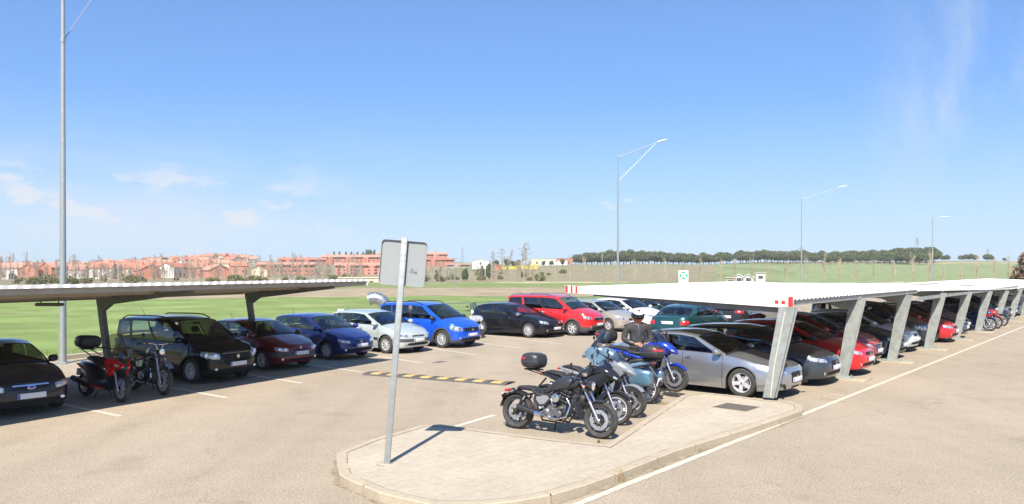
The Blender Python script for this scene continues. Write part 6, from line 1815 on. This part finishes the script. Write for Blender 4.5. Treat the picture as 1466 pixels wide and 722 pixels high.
for sg in (1, -1):
    x_ = MB(); x_.box((1.42 + .90, .60 * sg, .30), (.05, .26, .10), 0, .03, Matrix.Rotation(math.radians(-24 * sg), 3, 'Z')); x_.build('air_intake', M['gap'], c)
place_by_wheel(c, G(1061, 569.5), 130.3)
c = make_car('dark blue grey hatchback right of the silver saloon', (.05, .06, .075), RROW, **{**HATCH, 'L': 4.28, 'W': 1.81, 'H': 1.46, 'wb': 2.63, 'fo': .86, 'R': .32, 'metal': .5, 'head': dict(a0=.46, a1=.95, zb=.58, zt=.70, sweep=.05), 'grille': dict(w=.26, wt=.3, zb=.5, zt=.64)})
place_by_axle(c, rpos(1, .22), 130.3)
c = make_car('bright red low car behind the second carport post', (.60, .012, .016), RROW, metal=.1, **{**HATCH, 'L': 4.2, 'W': 1.78, 'H': 1.42, 'wb': 2.6, 'fo': .85, 'R': .32, 'blackmirror': True, 'head': dict(a0=.5, a1=1.0, zb=.58, zt=.70, sweep=.06)})
place_by_axle(c, rpos(2, .38), 130.3)
c = make_car('darker red tall car with chrome grille right of the bright red one', (.34, .012, .018), RROW, metal=.3, **{**HATCH, 'L': 4.3, 'W': 1.8, 'H': 1.55, 'wb': 2.68, 'R': .33, 'slatchrome': True, 'grille': dict(w=.28, wt=.32, zb=.42, zt=.68), 'slats': 5, 'roof': [(.47, 1.48), (.6, 1.55), (.8, 1.53), (.9, 1.46)], 'sh': [(0, .78), (.06, .85), (.15, .92), (.27, 1.0), (.45, 1.02), (.7, 1.05), (.9, 1.08), (1, 1.05)]})
place_by_axle(c, rpos(3, .02), 130.3)
rr_ = [
 (4, .08, (.022, .028, .045), 'near black saloon behind the third carport post', SEDAN, .4),
 (5, -.02, (.62, .63, .64), 'whitish grey hatchback with a pale pointed nose behind the fourth post', HATCH, .2),
 (6, -.1, (.07, .085, .11), 'slate blue tall car right of the whitish grey hatchback', MPV, .4),
 (7, .30, (.50, .012, .02), 'red hatchback with large chrome intake behind the fifth post', HATCH, .15),
 (8, .25, (.018, .025, .06), 'very dark blue hatchback right of the fifth post', HATCH, .3),
 (9, -.1, (.10, .14, .22), 'steel blue small car beside the row of far motorbikes', HATCH, .3),
 (12.3, .0, (.10, .09, .085), 'brownish grey saloon beyond the far motorbikes', SEDAN, .4),
 (13.4, .1, (.035, .05, .09), 'dark blue people carrier near the far end of the carport', MPV, .4),
 (14.6, 0, (.07, .07, .065), 'charcoal hatchback near the far end of the carport', HATCH, .4),
 (15.7, .1, (.16, .17, .17), 'grey hatchback third from the far end of the carport row', HATCH, .4),
 (16.8, 0, (.06, .012, .015), 'maroon hatchback second from the far end of the carport row', HATCH, .4),
 (18.0, 0, (.03, .03, .035), 'black saloon at the far end of the carport row', SEDAN, .4)]
for k, du, col, lab, kw, me_ in rr_:
    c = make_car(lab, col, RROW, **{**kw, 'metal': me_, 'detail': k < 9}); place_by_axle(c, rpos(k, du), 130.3 + rnd.uniform(-1, 1))
VAN = dict(MPV); VAN.update(L=5.0, W=1.95, H=2.0, wb=3.1, R=.33, sh=[(0, .9), (.05, 1.0), (.12, 1.1), (.2, 1.2), (.4, 1.22), (1, 1.25)], ws=(.17, .31), rw=(.97, .992), roof=[(.3, 1.9), (.5, 1.98), (.9, 1.98), (1, 1.95)], detail=False)
c = make_car('white delivery van parked at the far right end of the row', (.72, .72, .72), None, metal=0, name='parked_van', cat='van', **VAN)
place_by_axle(c, Vector((31.4, 46.6, 0)), 130)
# ---------------------------------------------------------------- motorcycles
MG = 'motorcycles parked in the front bay'
def stand(root, p): pass
GREYP = (.30, .32, .34); BLUEP = (.17, .27, .36)
m = make_moto('satin black cruiser nearest the camera beside the kerb island', 'cruiser', M['mblack'], MG, wb=1.66, Rf=.318, Rr=.318, wf=.13, wr=.18, disc=.175, rake=31, headz=.94, seatz=.67, barz=1.07, lean=5, spokes=5, engz=.42, mirz=.16)
place_moto(m, G(861, 628.5), 121.5)
m = make_moto('black motorbike with a red striped top box right behind the cruiser', 'sport', (.03, .03, .033), MG, box=True, boxx=-1.08, boxz=.93, boxh=.32, boxw=.48, Rf=.30, Rr=.30, headz=.94, seatz=.76, barz=1.07, wb=1.48, lean=5, full=False, screen=.16, rim=M['alu'])
place_moto(m, G(884, 609), 121)
m = make_moto('grey fairing sports tourer third from the camera', 'sport', GREYP, MG, headz=.96, seatz=.77, wb=1.47, lean=5, wr=.18, wf=.14, screen=.2)
place_moto(m, G(905, 598), 121)
m = make_moto('pale blue tourer with side cases facing away from the road', 'tourer', BLUEP, MG, pannier=paint((.10, .20, .28), .4, .3), headz=1.02, seatz=.78, wb=1.5, lean=-5, box=True, boxz=.94, boxx=-.86, boxw=.46, screen=.36, spokes=7, rim=M['alu'])
rear = G(925, 578); d_ = az(301.5)
m.location = (rear.x + d_.x * .75, rear.y + d_.y * .75, .003); m.rotation_euler = (math.radians(5), 0, math.radians(90 - 301.5))
m = make_moto('bright blue sports tourer with a top case beside the silver saloon', 'sport', (.012, .05, .42), MG, box=True, boxz=1.04, boxx=-1.02, boxw=.50, headz=1.0, seatz=.80, full=False, lean=4, wb=1.5, spokes=5, disc=.185, screen=.30)
place_moto(m, Vector((3.62, 16.98, ZP + .002)), 124)
m = make_moto('red and black maxi scooter with top box beside the left saloon', 'scooter', M['mblack'], 'motorcycles in the left row', accent=paint((.60, .015, .012), .2, .3), box=True, boxx=-.93, boxz=1.08, boxh=.30, boxw=.50, Rf=.29, Rr=.28, headz=1.02, barz=1.16, wb=1.6, lean=5, rim=M['alu'], seatc=M['seatvinyl'])
place_moto(m, G(174, 576.5), 126)
m = make_moto('slim naked trail bike with wire wheels beside the black people carrier', 'enduro', (.22, .27, .33), 'motorcycles in the left row', headz=1.02, seatz=.82, Rf=.335, Rr=.32, spokes=32, wf=.09, wb=1.42, rim=M['steel'], lean=5, barz=1.17)
place_moto(m, G(234, 566.5), 128)
m = make_moto('white and grey maxi scooter behind the bright blue people carrier', 'scooter', (.62, .63, .63), 'motorcycles in the left row', Rf=.27, Rr=.26, headz=1.0, barz=1.12, wb=1.5, lean=4)
place_moto(m, Vector((-1.35, 31.6, 0)), 137)
for k, col, kind, lab in ((10.0, (.03, .05, .2), 'sport', 'dark blue motorbike at the near end of the far group under the carport'), (10.7, (.5, .02, .02), 'scooter', 'red scooter in the far group under the carport'), (11.4, (.05, .05, .06), 'naked', 'black motorbike at the far end of the group under the carport')):
    m = make_moto(lab, kind, col, 'far motorcycles under the carport', box=(kind == 'scooter'), lean=4, rim=M['alu'])
    place_moto(m, rpos(k, 1.1), 130)
# ---------------------------------------------------------------- rider
p = make_person('rider in black jacket and white helmet looking down behind the motorbikes')
p.location = (2.93, 17.98, 0.0); p.rotation_euler = (0, 0, math.radians(6)); p.scale = (1.13, 1.08, 1.05)
# ---------------------------------------------------------------- bits and pieces
def duct():
    base = AT(553, 34.5); o = thing('ventilation_duct', 'shiny curved metal ventilation duct rising behind the pale green hatchback', 'ventilation duct', base)
    pts = [(0, 0, 0), (0, 0, .9)]
    for k in range(9):
        a = math.radians(lerp(0, 118, k / 8)); pts.append((-.52 + .52 * math.cos(a), 0, 1.02 + .52 * math.sin(a)))
    b = MB(); rs = []
    b.tube(pts, .265, 20, 0, False)
    b.build('pipe', mat('shiny_galvanised', (.36, .39, .42), .35, .8, noise=.2, nscale=5), o, 60)
    for i in (2, 4, 6, 8, 10):
        r = MB(); p0, p1 = Vector(pts[i - 1]), Vector(pts[min(i, 10)]); c = p1; d = (p1 - p0).normalized() * .02
        r.tube([c - d, c + d], .277, 20); r.build('seam_ring', GALV, o, 60)
duct()
def bollard_box():
    o = thing('meter_post', 'small white box on a post behind the pale green hatchback', 'meter box', AT(490, 30.5))
    b = MB(); b.tube([(0, 0, 0), (0, 0, 1.15)], .05, 8); b.build('post', mat('white_post', (.7, .7, .68), .5), o)
    b = MB(); b.box((-.06, 0, 1.20), (.26, .15, .10), 0, .03); b.build('box', mat('white_box', (.7, .7, .68), .5), o); b = MB(); b.box((-.20, 0, 1.20), (.03, .11, .06)); b.build('cover', M['greyplas'], o)
bollard_box()
def railing():
    o = thing('railing', 'low green grey metal railing behind the black sporty hatchback', 'railing', (-3.3, 38.2, 0)); m = mat('green_grey_metal', (.22, .27, .24), .5, .2)
    for k in range(8):
        a = RD * (1.9 * k); b = MB(); b.box((a.x, a.y, .6), (.05, .05, 1.2)); b.build('post', m, o)
        if k < 7:
            c = MB()
            for z in (.15, 1.12): c.tube([a + Vector((0, 0, z)), a + RD * 1.9 + Vector((0, 0, z))], .02, 5)
            for q in range(1, 16): p = a + RD * (1.9 * q / 16); c.tube([p + Vector((0, 0, .15)), p + Vector((0, 0, 1.12))], .009, 4)
            c.build('mesh_panel', m, o)
railing()
def assembly_sign():
    o = thing('assembly_sign', 'green and white assembly point sign rising above the white carport roof', 'sign', AT(978.5, 58), math.radians(-12))
    b = MB(); b.tube([(0, .03, 0), (0, .03, 2.7)], .035, 8); b.build('post', GALV, o)
    b = MB(); b.box((0, 0, 2.22), (.70, .02, .98), 0, .005); bo = b.build('board', mat('sign_white', (.8, .82, .8), .5), o)
    gm = mat('sign_green', (.02, .33, .19), .5); g = MB(); cz = 2.35
    for k in range(4):
        a = PI / 2 * k; R2 = lambda x, z: (x * math.cos(a) - z * math.sin(a), -.013, cz + x * math.sin(a) + z * math.cos(a))
        v = [R2(-.13, .30), R2(.13, .30), R2(.13, .19), R2(0, .11), R2(-.13, .19)]
        q = MB(); q.poly(v); q.build('arrow', gm, bo, 0)
    w = MB(); w.poly([(-.3, -.0131, 1.83), (.3, -.0131, 1.83), (.3, -.0131, 1.87), (-.3, -.0131, 1.87)]); w.build('text_band', gm, bo, 0)
assembly_sign()
def tuft(name, label, loc, n, h, spread, m, seed, group=None):
    r = random.Random(seed); b = MB()
    for i in range(n):
        a = r.uniform(0, 6.28); l = r.uniform(.4, 1) * h; s = r.uniform(.1, 1) * spread; x0, y0 = r.gauss(0, spread * .3), r.gauss(0, spread * .3); w = r.uniform(.002, .005)
        p0 = Vector((x0, y0, 0)); p1 = p0 + Vector((math.cos(a) * s * .4, math.sin(a) * s * .4, l * .6)); p2 = p0 + Vector((math.cos(a) * s, math.sin(a) * s, l)); t = Vector((-math.sin(a), math.cos(a), 0)) * w
        b.poly([p0 - t, p0 + t, p1 + t * .8, p1 - t * .8]); b.poly([p1 - t * .8, p1 + t * .8, p2])
    o = link(name, b.mesh(name, m, 0), None, loc); tag(o, label, 'weed', group); return o
GRS = mat('weed_green', (.13, .19, .04), .8, noise=.3, nscale=30); DRYG = mat('dry_weed', (.30, .23, .12), .9, noise=.3, nscale=30)
tuft('weed', 'green weed tuft at the kerb foot near the inspection cover', G(1107, 607), 120, .14, .14, GRS, 1)
tuft('weed', 'dry brown weed sprig standing at the kerb below the cruiser', G(889, 690), 34, .24, .10, DRYG, 2)
tuft('weed', 'small green weed on the kerb foot midway along the island', G(1030, 634), 50, .07, .07, GRS, 3)
tuft('weed', 'tiny weed at the kerb foot left of the bigger tufts', G(1000, 646), 36, .06, .07, DRYG, 4)
tuft('weed', 'dry grass patch on the tarmac under the pale blue tourer wheel', G(945, 578), 90, .05, .22, DRYG, 5)
tuft('weed', 'tiny green weed beside the cruiser front wheel', G(858, 634), 40, .07, .05, GRS, 6)
tuft('weed', 'faint dry weed at the island kerb near the picture bottom', G(596, 723), 26, .08, .06, DRYG, 7)
# grass verge behind the left row
vg = MB(); rg = random.Random(5)
for i in range(2600):
    t = rg.random() * 26; base = Vector((-21.5, 11.0, 0)).lerp(Vector((-9.4, 33.4, 0)), t / 26) + Vector((-.88, .47, 0)) * (rg.random() ** 1.5 * 2.2 + .3)
    a = rg.uniform(0, 6.28); h = rg.uniform(.06, .22); w = .012
    d2 = Vector((math.cos(a), math.sin(a), 0)); vg.poly([base - d2 * w, base + d2 * w, base + Vector((rg.gauss(0, .04), rg.gauss(0, .04), h))])
tag(vg.build('verge_grass', mat('verge_grass', (.20, .24, .08), .9, noise=.4, nscale=2), None, 0), kind='stuff')
# ---------------------------------------------------------------- camera, light, sky
cam = bpy.data.cameras.new('camera'); co = bpy.data.objects.new('camera', cam); C.objects.link(co)
co.location = (0, 0, HC); co.rotation_euler = (math.radians(90), 0, 0)
cam.sensor_width = 36; cam.lens = FP / 1466 * 36; cam.shift_y = (HZ - 361) / 1466; cam.clip_end = 20000; cam.clip_start = .1
bpy.context.scene.camera = co
ELEV, SAZ = 48.5, 180 + 10          # the sun stands behind the camera, a little to its left
sun = bpy.data.lights.new('sun', 'SUN'); sun.energy = 4.6; sun.angle = math.radians(.53); sun.color = (1.0, .93, .82)
so = bpy.data.objects.new('sun', sun); C.objects.link(so)
d = az(SAZ) * math.cos(math.radians(ELEV)); d.z = math.sin(math.radians(ELEV))
so.rotation_euler = d.to_track_quat('Z', 'Y').to_euler()
w = bpy.data.worlds.new('World'); bpy.context.scene.world = w; w.use_nodes = True
N, Lk = w.node_tree.nodes, w.node_tree.links; N.clear()
out = N.new('ShaderNodeOutputWorld'); bg = N.new('ShaderNodeBackground'); sky = N.new('ShaderNodeTexSky'); sky.sky_type = 'NISHITA'; sky.sun_disc = False
sky.sun_elevation = math.radians(ELEV); sky.sun_rotation = math.radians(SAZ); sky.altitude = 600; sky.air_density = 1.0; sky.dust_density = .6; sky.ozone_density = 2.0
bg.inputs['Strength'].default_value = .13
tc = N.new('ShaderNodeTexCoord'); sep = N.new('ShaderNodeSeparateXYZ'); Lk.new(tc.outputs['Generated'], sep.inputs[0])
def math_(op, a, b_=None):
    m = N.new('ShaderNodeMath'); m.operation = op
    for i, v in enumerate((a, b_)):
        if v is None: continue
        if isinstance(v, (int, float)): m.inputs[i].default_value = v
        else: Lk.new(v, m.inputs[i])
    return m.outputs[0]
def rng_(s, a, b_, c, d_, t='SMOOTHSTEP'):
    r = N.new('ShaderNodeMapRange'); r.interpolation_type = t; Lk.new(s, r.inputs[0])
    for k, v in zip((1, 2, 3, 4), (a, b_, c, d_)): r.inputs[k].default_value = v
    return r.outputs[0]
az_ = math_('ARCTAN2', sep.outputs[0], sep.outputs[1]); el_ = math_('ARCSINE', sep.outputs[2])
def cloud(sa, se, scale, lo, hi, emin, emid, emax, amin, amax, detail=7, rot=0, seed=0):
    cv = N.new('ShaderNodeCombineXYZ'); Lk.new(math_('MULTIPLY', az_, sa), cv.inputs[0]); Lk.new(math_('MULTIPLY', el_, se), cv.inputs[1]); cv.inputs[2].default_value = seed
    mp = N.new('ShaderNodeMapping'); mp.inputs['Rotation'].default_value = (0, 0, rot); Lk.new(cv.outputs[0], mp.inputs[0])
    n = N.new('ShaderNodeTexNoise'); n.inputs['Scale'].default_value = scale; n.inputs['Detail'].default_value = detail; n.inputs['Roughness'].default_value = .6; Lk.new(mp.outputs[0], n.inputs['Vector'])
    f = rng_(n.outputs['Fac'], lo, hi, 0, 1); e1 = rng_(el_, math.radians(emin), math.radians(emid), 0, 1); e2 = rng_(el_, math.radians(emid), math.radians(emax), 1, 0)
    a1 = rng_(az_, math.radians(amin - 5), math.radians(amin + 5), 0, 1); a2 = rng_(az_, math.radians(amax - 5), math.radians(amax + 5), 1, 0)
    return math_('MULTIPLY', math_('MULTIPLY', f, math_('MULTIPLY', e1, e2)), math_('MULTIPLY', a1, a2))
c1 = cloud(1, 2.6, 13, .53, .64, .4, 3.0, 9.5, -60, -14, seed=2)
c2 = cloud(1, 2.8, 15, .655, .72, 1, 4, 8, -30, 40, seed=5.3)
c3 = cloud(2.6, .9, 4, .44, .72, 2, 9, 26, 27, 60, 8, .35, seed=8)
c4 = cloud(1, 3, 3.2, .40, .75, -1, 2.5, 13, -90, -8, 4, seed=11)
tot = math_('MINIMUM', math_('ADD', math_('ADD', math_('MULTIPLY', c1, .95), math_('MULTIPLY', c2, .9)), math_('ADD', math_('MULTIPLY', c3, .62), math_('MULTIPLY', c4, .55))), .9)
mx = N.new('ShaderNodeMix'); mx.data_type = 'RGBA'; Lk.new(tot, mx.inputs[0]); hzf = rng_(el_, math.radians(-2), math.radians(13), .62, 0, 'SMOOTHSTEP'); hm = N.new('ShaderNodeMix'); hm.data_type = 'RGBA'; hm.inputs[7].default_value = (2.75, 3.22, 3.65, 1); Lk.new(hzf, hm.inputs[0]); gm = N.new('ShaderNodeGamma'); gm.inputs[1].default_value = .6; Lk.new(sky.outputs[0], gm.inputs[0]); vm = N.new('ShaderNodeMix'); vm.data_type = 'RGBA'; vm.blend_type = 'MULTIPLY'; vm.inputs[0].default_value = 1; Lk.new(gm.outputs[0], vm.inputs[6]); vm.inputs[7].default_value = (.585, .89, 1.37, 1); Lk.new(vm.outputs[2], hm.inputs[6]); Lk.new(hm.outputs[2], mx.inputs[6]); mx.inputs[7].default_value = (3.05, 3.25, 3.5, 1)
Lk.new(mx.outputs[2], bg.inputs[0]); Lk.new(bg.outputs[0], out.inputs[0])
sc = bpy.context.scene; sc.view_settings.view_transform = 'Standard'; sc.view_settings.look = 'None'; sc.view_settings.gamma = 1; sc.view_settings.exposure = .99
sc.render.engine = 'CYCLES'
hzb = MB(); hzb.box((0, 300, 15), (2600, 1900, 60))
hzm = bpy.data.materials.new('thin_haze'); hzm.use_nodes = True; n_ = hzm.node_tree; n_.nodes.clear(); oo = n_.nodes.new('ShaderNodeOutputMaterial'); vv = n_.nodes.new('ShaderNodeVolumePrincipled')
vv.inputs['Color'].default_value = (.93, .96, 1, 1); vv.inputs['Density'].default_value = .00021; n_.links.new(vv.outputs[0], oo.inputs['Volume'])
tag(hzb.build('haze', hzm, None, 0), kind='stuff')
